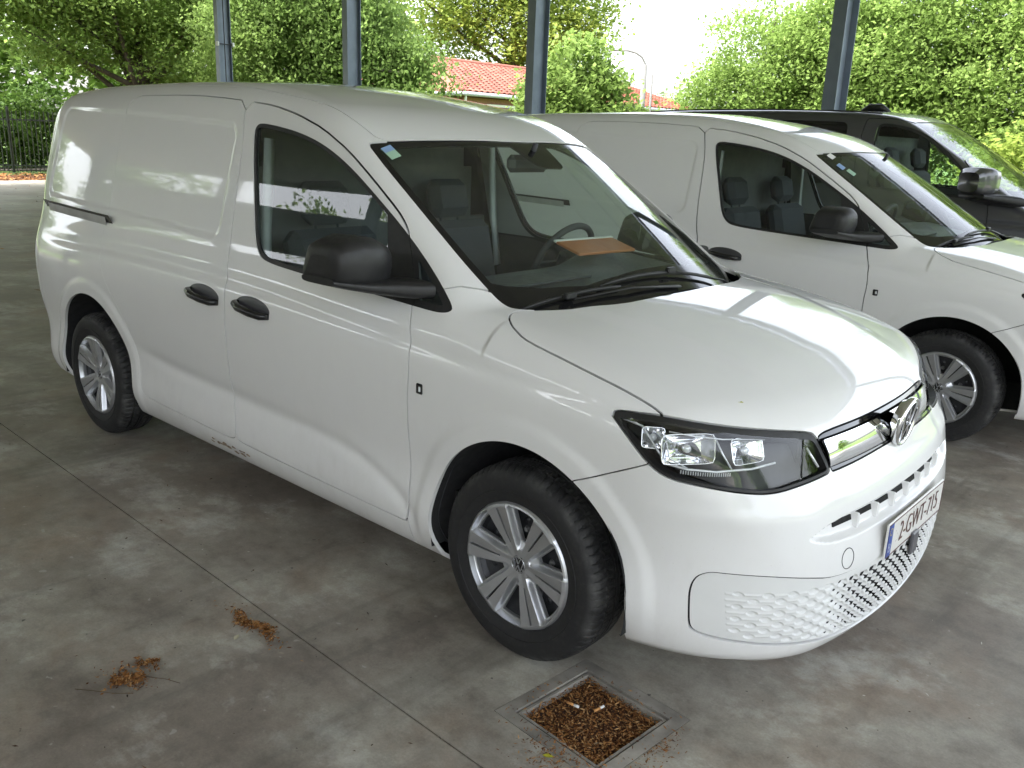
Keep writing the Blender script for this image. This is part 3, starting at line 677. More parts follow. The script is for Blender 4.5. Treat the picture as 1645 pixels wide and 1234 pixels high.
    ZZ=smin(wsz(XX,np.abs(YY)),roof(XX,np.abs(YY)),.05)
    f2=lambda x,y,z:z-smin(wsz(x,np.abs(y)),roof(x,np.abs(y)),.05)
    g2=make_grad(f2); WV=np.stack([XX,YY,ZZ-.006],1); WT=gridtri(len(xs),len(ys))
    s=polysdf(WV[:,0],np.abs(WV[:,1]),WSP); WV,WT=clip(WV,WT,s+.003)
    gb=.115+.06*(np.abs(WV[:,1])/.7)**2   # glass stops short of the bonnet edge
    hx=np.interp(np.abs(WV[:,1]),[0,.228,.395,.549,.656,.72],[.022,.018,.005,-.057,-.125,-.185])
    glass=clip(WV,WT,WV[:,0]-(hx-.045)); cowl=clip(WV,WT,-(WV[:,0]-(hx-.042)))
    gv,gt=mirror_weld(*glass)
    frit=polysdf(gv[:,0],np.abs(gv[:,1]),WSP)+.030
    hx2=np.interp(np.abs(gv[:,1]),[0,.228,.395,.549,.656,.72],[.022,.018,.005,-.057,-.125,-.185])
    frit=np.maximum(frit,gv[:,0]-(hx2-.155))
    sens=rrect(gv[:,0],gv[:,1],-.76,.03,.10,.10+.25*np.clip(-.76-gv[:,0],-.1,.1),.03); frit=np.maximum(frit,-sens)
    a=clip(gv,gt,frit); b=clip(gv,gt,-frit)
    ws=link('windscreen',panelmesh('windscreen',a[0],a[1],g2,rim=False,welded=True),M['wglass'],van)
    link('windscreen_border',panelmesh('windscreen_border',b[0],b[1],g2,rim=True,depth=.006,welded=True),simple('black_glass_band',(.010,.010,.010),.10,var=.2,coat=0),ws)
    cv,ct=mirror_weld(*cowl); link('cowl_panel',panelmesh('cowl_panel',cv,ct,g2,.05,off=-.008,welded=True),M['black'],van)
    # --- side windows: rubber frame, glass, mirror sail, quarter light
    nxw,nzw=320,130; xs=np.linspace(-1.66,-.32,nxw); zs=np.linspace(1.06,1.655,nzw); XX,ZZ=np.meshgrid(xs,zs,indexing='ij')
    Og=np.stack([XX.ravel(),-.3+0*XX.ravel(),ZZ.ravel()],1); SV=marchV(Og,np.tile([0,-1.,0],(len(Og),1)),1.2); ST=gridtri(nxw,nzw)
    SVc,STc=clip(SV,ST,winmask(SV)+.0008)
    s=winmask(SVc); 
    def sailx(z): return np.interp(z,[1.07,1.177,1.354,1.42],[-.652,-.688,-.742,-.765])
    def gapx(z): return np.interp(z,[1.07,1.259,1.32],[-.500,-.600,-.632])
    front=SVc[:,0]-sailx(SVc[:,2]); qp=SVc[:,0]-gapx(SVc[:,2])
    gl=clip(SVc,STc,np.maximum(s+.016,front+.0)); 
    qg=np.maximum(s+.021,-(qp-.026)); qgl=clip(SVc,STc,qg)
    fr=np.minimum(np.maximum(s+.015,front-.001),qg+.001); frame=clip(SVc,STc,-fr)
    fs_=np.abs(frame[0][:,0]-gapx(frame[0][:,2]))-.0025; frame=clip(frame[0],frame[1],-fs_)
    doorframe=clip(frame[0],frame[1],frame[0][:,0]-gapx(frame[0][:,2])); qframe=clip(frame[0],frame[1],-(frame[0][:,0]-gapx(frame[0][:,2])))
    for sc_ in ((1,1,1),(1,-1,1)):
        i=0 if sc_[1]>0 else 1
        if i==0:
            ms=[panelmesh('window_seal',*doorframe,gradV,.010,off=-.003),panelmesh('door_glass',*gl,gradV,rim=False,off=-.010),panelmesh('quarter_light',*qframe,gradV,.010,off=-.002),panelmesh('quarter_glass',*qgl,gradV,rim=False,off=-.006)]
        link('window_seal',ms[0],M['black'],fd[i]); link('door_glass',ms[1],M['glass'],fd[i])
        q=link('quarter_light',ms[2],M['black'],van,scale=sc_); link('quarter_glass',ms[3],M['glass'],q)
    # --- inner door and body lining (closed, behind the glass line)
    Vi,Ti=V.copy(),T.copy(); s=winmask(Vi)-.004; Vi,Ti=clip(Vi,Ti,-s); s=top_s(Vi,WSP)-.0; Vi,Ti=clip(Vi,Ti,-(Vi[:,0]+1.72)); Vi,Ti=clip(Vi,Ti,(Vi[:,0]-.0))
    gi=gradV(Vi)
    lo=clip(Vi,Ti,Vi[:,2]-1.12); up_=clip(Vi,Ti,-(Vi[:,2]-1.12))
    v,t=mirror_weld(*lo); link('door_lining',panelmesh('door_lining',v,t,gradV,rim=False,off=-.05,welded=True),M['int'],van)
    v,t=mirror_weld(*up_); s_=v[:,2]-1.72; hl_=clip(v,t,-s_); tr_=clip(v,t,s_)
    link('headlining',panelmesh('headlining',hl_[0],hl_[1],gradV,rim=False,off=-.03,welded=True),M['headliner'],van)
    link('pillar_lining',panelmesh('pillar_lining',tr_[0],tr_[1],gradV,rim=False,off=-.03,welded=True),M['trim'],van)
    # bulkhead and floor
    mb=MB(); mb.box((-1.76,0,.80),(.03,1.56,.80)); mb.box((-1.76,0,1.33),(.03,1.34,.26)); mb.box((-1.76,0,1.58),(.03,1.22,.24)); mb.obj('bulkhead',M['bulk'],van)
    mb=MB(); mb.box((-1.6,0,.30),(4.3,1.20,.16)); mb.box((-1.9,.0,.42),(3.4,1.60,.06)); mb.box((-1.55,0,.47),(1.45,1.62,.10)); mb.obj('floor_pan',M['gap'],van)
    mb=MB(); mb.box((.35,0,.62),(.7,1.0,.5)); mb.obj('engine_block',M['void'],van)
    # dash
    mb=MB(); prof=[(-.62,.70),(-.74,.82),(-.77,.98),(-.75,1.07),(-.68,1.105),(-.55,1.125),(-.35,1.12),(-.16,1.085),(-.16,.70)]
    NY=24; Vd=[];Fd=[]
    for j in range(NY+1):
        y=-.80+1.60*j/NY; fl=1-.0*abs(y); hump=.035*math.exp(-((y-.37)/.19)**4); fx=-.10*(abs(y)/.8)**2*0
        for (x,z) in prof: Vd.append((x-(.03 if -.75<x<-.6 else 0)*math.exp(-((y-.37)/.2)**2),y,z+(hump if z>.99 and x<-.50 else 0)-(.06*(abs(y)/.8)**4 if z>.9 else 0)))
    m_=len(prof)
    for j in range(NY):
        for i in range(m_-1): Fd.append((j*m_+i,(j+1)*m_+i,(j+1)*m_+i+1,j*m_+i+1))
    mb.add(Vd,Fd,True); dash=mb.obj('dashboard',M['dash'],van); dash.data.set_sharp_from_angle(angle=R(35))
    mb=MB(); mb.box((-.27,-.02,1.112),(.012,1.1,.008)); mb.box((-.42,-.35,1.128),(.16,.50,.010),bev=.003); mb.obj('dash_vent',M['int'],dash)
    # steering wheel
    sw=empty('steering_wheel',(-.86,.37,1.085)); sw.parent=van; sw.rotation_euler=(0,R(-64),0)
    mb=MB(); mb.tube([(.185*math.cos(a),.185*math.sin(a),0) for a in np.linspace(0,2*math.pi,49)],.015,n=10,caps=False); mb.obj('steering_rim',M['int'],sw)
    mb=MB(); mb.box((0,0,-.02),(.14,.13,.05),bev=.02)
    for a in (90,-90,180): 
        r=Matrix.Rotation(R(a),3,'Z'); mb.box(tuple(r@Vector((.12,0,-.01))),(.12,.03,.015),rot=r)
    mb.obj('steering_hub',M['int'],sw)
    mb=MB(); mb.tube([(-.86,.37,1.07),(-.60,.37,.95)],.04,n=12); mb.obj('steering_column',M['int'],van)
    # seats
    def seat(y,w,name='seat'):
        s=empty(name,(-1.25,y,.48)); s.parent=van
        b=MB(); b.box((0.02,0,.10),(.52,w,.16),bev=.05); b.obj('seat_cushion',M['fabric'],s)
        r=Matrix.Rotation(R(-14),3,'Y'); b=MB(); b.box(tuple(Vector((-.27,0,.42))),(.13,w*.96,.62),rot=r,bev=.045); b.obj('seat_backrest',M['fabric'],s)
        k=1 if w<.6 else 2
        for i in range(k):
            yy=0 if k==1 else (-.22,.22)[i]
            b=MB(); b.box((-.375,yy,.83),(.10,.26,.19),rot=r,bev=.04); b.tube([(-.36,yy-.06,.70),(-.37,yy-.06,.80)],.006,n=6); b.tube([(-.36,yy+.06,.70),(-.37,yy+.06,.80)],.006,n=6); b.obj('headrest',M['fabric'],s)
    seat(.38,.50); seat(-.38,.50)
    bm_=simple('seat_belt_web',(.42,.43,.43),.7)
    for sy in (-1,1): mb=MB(); mb.tube([(-1.60,sy*.665,1.58),(-1.60,sy*.70,1.2),(-1.58,sy*.72,.95)],[.026]*3,n=4,flat=.12); mb.obj('seat_belt',bm_,van)
    mb=MB(); mb.box((-.80,.03,1.52),(.05,.24,.07),bev=.02); mb.tube([(-.78,.03,1.55),(-.76,.03,1.60)],.012); mb.obj('inner_mirror',M['int'],van)
    # --- wheel wells
    for cx,cz,Rr in (ARF,ARR):
        for side in (-1,1):
            mb=MB(); n=30; Vw=[];Fw=[]
            for k in range(n+1):
                a=R(-12)+R(204)*k/n
                for y in (.905,.52): Vw.append((cx+(Rr+.004)*math.cos(a),side*y,cz+(Rr+.004)*math.sin(a)))
                Vw.append((cx,side*.52,cz))
            for k in range(n):
                Fw.append((3*k,3*k+3,3*k+4,3*k+1)); Fw.append((3*k+1,3*k+4,3*k+5))
            mb.add(Vw,Fw,True); mb.obj('wheel_arch_liner',M['gap'],van)
    for x,z,nm in ((.005,.3275,'front'),(-2.965,.3265,'rear')):
        for sg_ in (-1,1):
            if (x,sg_)==(.005,-1): wm=build_wheel(van,(x,sg_*.79,z))
            else:
                w2=copy_tree(wm,van); w2.location=(x,sg_*.79,z); w2.rotation_euler=(0,R({(-1,-2.965):23,(1,.005):40,(1,-2.965):11}[(sg_,x)]),0 if sg_<0 else math.pi)
    mb=MB(); mb.box((-2.5,0,.40),(.06,1.55,.06)); mb.tube([(-2.965,-.72,.33),(-2.965,.72,.33)],.045); mb.tube([(0,-.72,.33),(0,.72,.33)],.04); mb.obj('axle',M['steel'],van)
    # mud flap piece behind the front wheel
    # --- door handles
    for sc_ in ((1,1,1),(1,-1,1)):
        k=0 if sc_[1]>0 else 1
        for hx_,par in ((-1.385,fd),(-1.752,sd_)):
            zz=.935
            if k==0 :
                c=marchV(np.array([[hx_,-.3,zz]]),np.array([[0,-1.,0]]),1.2)[0]
                rim=[]; V_=[];F_=[];nr_,na_=5,36
                for i in range(nr_+1):
                    for j in range(na_):
                        a=2*math.pi*j/na_; q=i/nr_; x=hx_+.118*q*math.cos(a)+.012*q*math.sin(a); z=zz+.006+.036*q*math.sin(a)-.010*q*math.cos(a)
                        y=marchV(np.array([[x,-.3,z]]),np.array([[0,-1.,0]]),1.2)[0][1]; V_.append((x,y-.0015*(1-q**6)-.0005,z))
                for i in range(nr_):
                    for j in range(na_):
                        j2=(j+1)%na_; F_.append((i*na_+j,i*na_+j2,(i+1)*na_+j2,(i+1)*na_+j))
                m_=MB(); m_.add(V_,F_,True); bowlm=m_.mesh('handle_recess')
                m_=MB(); m_.tube([(hx_-.112,c[1]+.004,zz+.010),(hx_-.100,c[1]-.018,zz+.008),(hx_-.05,c[1]-.034,zz+.001),(hx_+.03,c[1]-.036,zz-.007),(hx_+.088,c[1]-.026,zz-.013),(hx_+.112,c[1]+.002,zz-.016)],[.012,.0155,.0165,.0165,.0155,.012],n=12); gripm=m_.mesh('door_handle')
                if par is fd: hm=(bowlm,gripm)
                else: hm2=(bowlm,gripm)
            h_=hm if par is fd else hm2
            o=link('door_handle',h_[1],M['handle'],par[k]); link('handle_recess',h_[0],simple('dark_grey_recess',(.05,.05,.055),.35) if 'dark_grey_recess' not in bpy.data.materials else bpy.data.materials['dark_grey_recess'],o)
    # --- sliding door rail
    P=[]
    for x in np.linspace(-3.545,-2.715,16):
        zz=np.interp(x,[-3.545,-2.715],[1.162,1.143]); P.append(marchV(np.array([[x,-.3,zz]]),np.array([[0,-1.,0]]),1.2)[0])
    V_=[];F_=[];V2=[];V3=[]
    for p in P:
        for dz_,dy in ((.037,-.001),(.037,.0),(-.037,.0),(-.037,-.001)): V_.append((p[0],p[1]-.0035+(-.0 if 1 else 0)-(dz_*.45),p[2]+dz_))
    for i in range(15):
        for j in range(3): F_.append((i*4+j,i*4+4+j,i*4+5+j,i*4+1+j))
    m_=MB(); m_.add(V_,F_,False); rail=m_.mesh('sliding_door_rail')
    m_=MB(); pp=[(p[0],p[1]-.010,p[2]+.004) for p in P[1:-1]]
    for i in range(len(pp)-1):
        a,b=Vector(pp[i]),Vector(pp[i+1])
        m_.add([a+Vector((0,-.004,.019)),a+Vector((0,.002,-.022)),b+Vector((0,.002,-.022)),b+Vector((0,-.004,.019)),a+Vector((0,.02,.019)),b+Vector((0,.02,.019))],[(0,1,2,3),(4,0,3,5)])
    cov=m_.mesh('rail_cover')
    for sc_ in ((1,1,1),(1,-1,1)):
        o=link('sliding_door_rail',rail,M['gloss'],van,scale=sc_); link('rail_cover',cov,simple('pale_rail_cover',(.42,.42,.41),.4) if 'pale_rail_cover' not in bpy.data.materials else bpy.data.materials['pale_rail_cover'],o)
    # --- scuffed patch on the sill under the door gap
    r3=np.random.default_rng(5); m_=MB()
    for k in range(26):
        x0=-1.80+.30*r3.random(); z0=.262+.028*r3.random()+.0*x0; n_=7; P_=[]
        for j in range(n_):
            a=2*math.pi*j/n_; q=r3.uniform(.5,1.2); x=x0+.018*q*math.cos(a); z=z0+.007*q*math.sin(a); h=marchV(np.array([[x,-.3,z]]),np.array([[0,-1.,0]]),1.2)[0]; P_.append((h[0],h[1]-.0008-.0001*k,h[2]))
        m_.add(P_,[tuple(range(n_))])
    sc__=m_.obj('sill_scuff',simple('scuffed_sill_grime',(.26,.20,.15),.8,var=.5,vs=90),van); sc__['kind']='stuff'
    # --- side repeater
    c=marchV(np.array([[-.403,-.3,.826]]),np.array([[0,-1.,0]]),1.2)[0]
    m_=MB(); m_.box((c[0],c[1]-.001,c[2]),(.030,.008,.036),bev=.006); rp=m_.mesh('side_repeater')
    m_=MB(); m_.box((c[0]+.004,c[1]-.004,c[2]),(.010,.006,.018),bev=.002); rq=m_.mesh('repeater_lens')
    for sc_ in ((1,1,1),(1,-1,1)):
        o=link('side_repeater',rp,M['gloss'],van,scale=sc_); link('repeater_lens',rq,M['frost'],o)
    # --- door mirrors
    def mirror_meshes():
        # shell: superelliptic loft along y from the door outward; plan wedge
        secs=[(-.880,-.662,1.196,.06,.050),(-.893,-.664,1.198,.090,.070),(-.95,-.662,1.213,.106,.083),(-1.02,-.660,1.222,.108,.082),(-1.075,-.664,1.219,.101,.070),(-1.098,-.668,1.216,.095,.062),(-1.108,-.672,1.215,.082,.050),(-1.112,-.675,1.214,.055,.030)]
        V=[];F=[];n=40
        for y,xc,zc,hx,hz in secs:
            for k in range(n):
                a=2*math.pi*k/n; ca,sa=math.cos(a),math.sin(a); e=.34
                x=math.copysign(abs(ca)**e,ca)*hx; z=math.copysign(abs(sa)**e,sa)*hz
                if x>0: x*=1.0-.45*max(0,(z/hz))**2   # front top falls away
                if z>0: z*=1-.18*(x/hx if x<0 else 0)**2*-0
                V.append((xc+x+.02*(z/hz),y,zc+z))
        for i in range(len(secs)-1):
            for k in range(n):
                k2=(k+1)%n; F.append((i*n+k,i*n+k2,(i+1)*n+k2,(i+1)*n+k))
        F.append(tuple(range(n))); F.append(tuple((len(secs)-1)*n+k for k in range(n))[::-1])
        m=MB(); m.add(V,F,True); me=m.mesh('mirror_shell')
        low=MB(); V=[];F=[]
        secs2=[(-.830,-.515,1.132,.085,.030),(-.87,-.55,1.132,.095,.030),(-.91,-.60,1.134,.100,.028),(-.97,-.645,1.138,.105,.022),(-1.05,-.668,1.150,.102,.016),(-1.11,-.685,1.162,.085,.012)]
        for y,xc,zc,hx,hz in secs2:
            for k in range(n):
                a=2*math.pi*k/n; ca,sa=math.cos(a),math.sin(a); V.append((xc+math.copysign(abs(ca)**.5,ca)*hx,y,zc+math.copysign(abs(sa)**.6,sa)*hz))
        for i in range(len(secs2)-1):
            for k in range(n):
                k2=(k+1)%n; F.append((i*n+k,i*n+k2,(i+1)*n+k2,(i+1)*n+k))
        F.append(tuple(range(n))); F.append(tuple((len(secs2)-1)*n+k for k in range(n))[::-1])
        low.add(V,F,True); ml=low.mesh('mirror_base')
        g=MB(); g.prism([(-1.07,1.18),(-.92,1.16),(-.915,1.255),(-1.0,1.275),(-1.07,1.25)],0,1,fn=lambda a,b,c:(-.762-.006*c,a,b)); mg=g.mesh('mirror_glass')
        return me,ml,mg
    mm=mirror_meshes()
    for o_ in mm[:2]: o_.set_sharp_from_angle(angle=R(50))
    for sc_ in ((1,1,1),(1,-1,1)):
        e=empty('door_mirror',(0,0,0)); e.parent=van; e.scale=sc_
        if sc_[1]<0:
            q=Matrix.Translation((-.56,.885,0))@Matrix.Rotation(R(66),4,'Z')@Matrix.Translation((.56,-.885,0)); t_=q.to_translation(); e.location=t_; e.rotation_euler=(0,0,R(66))
        link('mirror_shell',mm[0],M['black'],e); link('mirror_base',mm[1],M['black'],e); link('mirror_glass',mm[2],M['chrome'],e)
    # --- wipers
    def wiper(arm,blade,hub):
        w=empty('windscreen_wiper',(0,0,0)); w.parent=van
        def lift(p,h): x,y=p; return Vector((x,y,float(smin(wsz(np.array([x]),np.array([abs(y)])),roof(np.array([x]),np.array([abs(y)])),.05)[0])+h))
        m=MB(); m.tube([lift(arm[0],.004),lift(arm[1],.020),lift(arm[2],.018)],[.010,.0065,.0055],n=6,flat=.6); m.obj('wiper_arm',M['black'],w)
        m=MB(); P=[lift((blade[0][0]+(blade[1][0]-blade[0][0])*k/10,blade[0][1]+(blade[1][1]-blade[0][1])*k/10),.012) for k in range(11)]; m.tube(P,[.003]+[.0065]*9+[.003],n=6,flat=1.1); m.obj('wiper_blade',M['black'],w)
        m=MB(); q=lift(hub,.024); m.box(q,(.022,.055,.020),bev=.005); m.obj('wiper_clip',M['black'],w)
    wiper(((-.03,.02),(-.06,-.25),(-.115,-.50)),((-.185,-.69),(-.085,-.28)),(-.125,-.51))
    wiper(((-.02,.62),(-.05,.38),(-.075,.06)),((-.115,-.36),(-.055,.34)),(-.080,.03))
    # --- registration plate
    px=.906; pl=empty('number_plate',(px,0,0)); pl.parent=van
    m=MB(); m.box((0,0,.517),(.008,.52,.113),bev=.003); m.obj('plate_board',simple('white_plate_enamel',(.72,.71,.68),.3,var=.03),pl)
    m=MB(); m.box((.0048,-.240,.517),(.0016,.036,.104)); m.obj('plate_band',simple('blue_plate_band',(.02,.07,.33),.35),pl)
    m=MB()
    for zz in (.464,.570): m.box((.0052,0,zz),(.0014,.51,.0022))
    for yy in (-.2555,.2555): m.box((.0052,yy,.517),(.0014,.0022,.108))
    m.obj('plate_border',M['platered'],pl)
    def text(body,size,y,z,mat,par,name,sx=1.0):
        cu=bpy.data.curves.new(name,'FONT'); cu.body=body; cu.size=size; cu.align_x='CENTER'; cu.align_y='CENTER'; cu.extrude=.0006; cu.offset=-.0016
        tmp=bpy.data.objects.new('tmp',cu); C.objects.link(tmp); bpy.context.view_layer.update(); dg=bpy.context.evaluated_depsgraph_get(); me=bpy.data.meshes.new_from_object(tmp.evaluated_get(dg)); bpy.data.objects.remove(tmp)
        me.transform(Matrix(((0,0,1,.0058),(sx,0,0,y),(0,1,0,z),(0,0,0,1)))); return link(name,me,mat,par)
    text('2-GWT-715',.092,.024,.517,M['platered'],pl,'plate_lettering',.80)
    text('B',.044,-.240,.492,M['paper'],pl,'plate_letter',.9)
    m=MB()
    for k in range(12):
        a=2*math.pi*k/12; m.lathe([(0,.0062),(.0016,.0062),(.0016,.0048)],axis_o=(0,-.240+.011*math.cos(a),.545+.011*math.sin(a)),axis='x',n=5)
    m.obj('plate_star',simple('yellow_star_print',(.7,.55,.05),.4),pl)
    # --- badge on the nose
    bd=empty('nose_badge',(.829,0,.816),R(90)); bd.parent=van; bd.rotation_euler=(R(8),0,R(90)); bd.scale=(1.07,1.0,1.07)
    m=MB(); m.lathe([(.0,-.004),(.06,-.004),(.068,-.001),(.066,.002),(0,.002)],n=48); m.obj('badge_disc',M['gloss'],bd)
    m=MB(); m.lathe([(.069,.002),(.066,.012),(.060,.024)],n=48); m.obj('badge_collar',M['chrome'],bd)
    m=MB(); m.lathe([(.064,-.004),(.068,-.011),(.0725,-.012),(.0765,-.007),(.077,.003),(.074,.009)],n=64); m.obj('badge_ring',M['chrome'],bd)
    o=logo(.066,.0065,.004,.0105).obj('emblem',M['chrome'],bd); fixnormals(o); o.location=(0,-.005,0)
    m=MB(); m.lathe([(.0,.0),(.05,.0),(.052,.03)],axis_o=(0,0,0),n=36)
    
    # --- tail lamps and rear door seam
    TL=[(-3.62,1.52),(-3.66,1.60),(-4.1,1.62),(-4.1,.86),(-3.64,.86),(-3.60,.95)]
    # --- windscreen sticker
    return van
M['handle']=simple('satin_black_handle',(.012,.012,.013),.22,var=.1)
M['platered']=simple('dark_red_plate_print',(.10,.035,.028),.4,var=.05)
def on_van(x,yy,off=0.,f=None):
    return None
van=build_van()
tagobj(van,'nearest white panel van with black door mirror, chrome nose bar and plate 2-GWT-715','van')
# ------------------------------------------------ ground, hall floor
def concrete():
    m,t,b=newmat('stained_polished_concrete'); v=coords(t,kind='Object')
    vs_=coords(t,(.9,1.15,1)); 
    n1=noise(t,v,.75,9,.66,.15); n2=noise(t,vs_,1.9,10,.70,.12); n3=noise(t,v,13,9,.75); n4=noise(t,v,1.5,7,.66,.1); n5=noise(t,v,130,4,.7)
    base=mix(t,ramp(t,n1,[(.40,0),(.58,1)]),(.240,.210,.178),(.390,.375,.320))
    base=mix(t,ramp(t,n2,[(.36,.70),(.47,.25),(.58,0)]),base,(.120,.100,.084))
    base=mix(t,ramp(t,n4,[(.50,0),(.66,.6)]),base,(.27,.205,.155))
    base=mix(t,ramp(t,n2,[(.54,0),(.68,.75)]),base,(.50,.50,.455))
    base=mix(t,1.0,base,ramp(t,n3,[(.28,.72),(.5,1.0),(.75,1.2)]),'MULTIPLY')
    base=mix(t,1.0,base,ramp(t,n5,[(.3,.86),(.7,1.08)]),'MULTIPLY')
    # small pale chips and dark specks
    w=noise(t,v,26,2,.4,.3); base=mix(t,ramp(t,w,[(.735,0),(.75,.55)]),base,(.40,.39,.36))
    w2=noise(t,coords(t,loc=(5,3,0)),34,2,.4); base=mix(t,ramp(t,w2,[(.755,0),(.77,.8)]),base,(.045,.04,.035))
    # old tyre marks running along the bays
    ty=noise(t,coords(t,(3.5,.25,1),loc=(2,0,0)),1.6,5,.6,.3); base=mix(t,ramp(t,ty,[(.56,0),(.70,.35)]),base,(.07,.065,.06))
    lk(t,base,b.inputs['Base Color'])
    r=ramp(t,n2,[(.3,.36),(.55,.50),(.75,.66)]); r2=mix(t,1.0,r,ramp(t,n3,[(.3,.85),(.7,1.12)]),'MULTIPLY'); lk(t,r2,b.inputs['Roughness'])
    b.inputs['Specular IOR Level'].default_value=.35
    ad=mix(t,.5,n3,n5); bump(t,ad,.22,.004,b); return m
M['concrete']=concrete()
M['joint']=simple('joint_filler',(.10,.092,.082),.9,var=.4,vs=30)
M['steelframe']=simple('worn_steel_frame',(.25,.235,.205),.7,.0,var=.45,vs=7,bmp=.3,bs=90)
def leafground(name,c1,c2,sc_=6):
    m,t,b=newmat(name); v=coords(t); c=mix(t,ramp(t,noise(t,v,sc_,8,.7),[(.35,0),(.65,1)]),c1,c2); lk(t,c,b.inputs['Base Color']); b.inputs['Roughness'].default_value=.95; bump(t,noise(t,v,sc_*6,5),.8,.05,b); return m
M['grass']=leafground('meadow_grass',(.07,.13,.025),(.13,.20,.045),4)
M['path']=leafground('pale_gravel_path',(.36,.31,.24),(.45,.40,.33),20)
g=MB(); g.add([(-400,-400,-.06),(400,-400,-.06),(400,400,-.06),(-400,400,-.06)],[(0,1,2,3)]); tagobj(g.obj('ground',M['grass']),kind='structure')
FA=R(-1.67)
floor=empty('concrete_floor',(0,0,0),FA); floor['kind']='structure'
fcs,fsn=math.cos(FA),math.sin(FA)
def tofl(x,y): return (x*fcs+y*fsn,-x*fsn+y*fcs)
jy=tofl(.294,-1.324)[1]
DR=(.372,-.938); dl=tofl(*DR)
ysl=[jy-10.5,jy-5.2,jy,jy+5.0,jy+10.4]; xsl=[-23.6,-14.9,6.2,14.]
def slab(x0,x1,y0,y1,hole=None):
    g=.0026; x0+=g;x1-=g;y0+=g;y1-=g; mb=MB(); zt,zb=0,-.10
    if hole is None:
        mb.add([(x0,y0,zt),(x1,y0,zt),(x1,y1,zt),(x0,y1,zt),(x0,y0,zb),(x1,y0,zb),(x1,y1,zb),(x0,y1,zb)],[(0,1,2,3),(0,4,5,1),(1,5,6,2),(2,6,7,3),(3,7,4,0)])
    else:
        o=[(x0,y0),(x1,y0),(x1,y1),(x0,y1)]
        mb.add([(*p,zt) for p in o]+[(*p,zt) for p in hole]+[(*p,zb) for p in o]+[(*p,zb) for p in hole],[(i,(i+1)%4,(i+1)%4+4,i+4) for i in range(4)]+[(i+8,(i+1)%4+8,(i+1)%4,i) for i in range(4)]+[(i+4,(i+1)%4+4,(i+1)%4+12,i+12) for i in range(4)])
    return mb.obj('floor_slab',M['concrete'],floor)
def rotsq(c,h,a): 
    return [(c[0]+h*(sx*math.cos(a)-sy*math.sin(a)),c[1]+h*(sx*math.sin(a)+sy*math.cos(a))) for sx,sy in((-1,-1),(1,-1),(1,1),(-1,1))]
for i in range(3):
    for j in range(4):
        h=rotsq(dl,.205,R(-3)) if (i==1 and j==2) else None
        slab(xsl[i],xsl[i+1],ysl[j],ysl[j+1],h)
mb=MB(); mb.add([(-23.6,ysl[0],-.008),(14,ysl[0],-.008),(14,ysl[-1],-.008),(-23.6,ysl[-1],-.008)],[(0,1,2,3)])
# joint filler as narrow strips under the gaps
mb=MB()
for y in ysl[1:-1]: mb.box((-4.8,y,-.012),(37.6,.008,.010))
for x in xsl[1:-1]: mb.box((x,0,-.0125),(.008,20,.010))
mb.obj('joint_filler',M['joint'],floor)['kind']='stuff'
mb=MB(); mb.add([(-26.5,-14,-.045),(-23.55,-14,-.03),(-23.55,14,-.03),(-26.5,14,-.045)],[(0,1,2,3)]); tagobj(mb.obj('leaf_strewn_verge',leafground('brown_leaf_verge',(.10,.045,.025),(.19,.10,.06),9)),kind='structure')
mb=MB(); mb.add([(-30.2,-14,-.03),(-28.7,-14,-.03),(-28.7,24,-.03),(-30.2,24,-.03)],[(0,1,2,3)]); tagobj(mb.obj('gravel_path',M['path']),kind='structure')
def flakes(name,n,fn,size,mats,label,zs=.012,cat=None):
    V=[];F=[]
    for i in range(n):
        x,y,z=fn(); s=size*rng.uniform(.5,1.5); a=rng.uniform(0,6.28); el=rng.uniform(1.5,4.5)
        d=np.array([math.cos(a),math.sin(a),rng.uniform(-.35,.35)])*s*el/2; e=np.array([-math.sin(a),math.cos(a),rng.uniform(-.5,.5)])*s/2
        c=np.array([x,y,z+abs(d[2])+rng.uniform(.001,zs)]); b=len(V); V+= [c-d,c+e*.9+np.array([0,0,.2*s]),c+d,c-e]; F.append((b,b+1,b+2,b+3))
    mb=MB(); mb.add(V,F); o=mb.obj(name,mats); return o
def islandmat(name,stops,rough=.8,trans=0):
    m,t,b=newmat(name); ge=N(t,"ShaderNodeNewGeometry"); c=ramp(t,ge.outputs['Random Per Island'],stops); 
    if trans:
        v=coords(t); n=noise(t,v,.55,3); c=mix(t,ramp(t,n,[(.35,0),(.65,.6)]),c,tuple(min(1,q*1.25) for q in stops[-1][1]))
        out=t.nodes['Material Output']; tl=N(t,"ShaderNodeBsdfTranslucent"); lk(t,c,tl.inputs[0]); mx=N(t,"ShaderNodeMixShader"); mx.inputs[0].default_value=trans; lk(t,b.outputs[0],mx.inputs[1]); lk(t,tl.outputs[0],mx.inputs[2]); lk(t,mx.outputs[0],out.inputs[0])
    lk(t,c,b.inputs['Base Color']); b.inputs['Roughness'].default_value=rough; b.inputs['Specular IOR Level'].default_value=.12; return m
M['chips']=islandmat('brown_husks',[(0,(.07,.028,.012)),(.4,(.20,.085,.03)),(.75,(.33,.16,.055)),(1,(.45,.28,.13))])
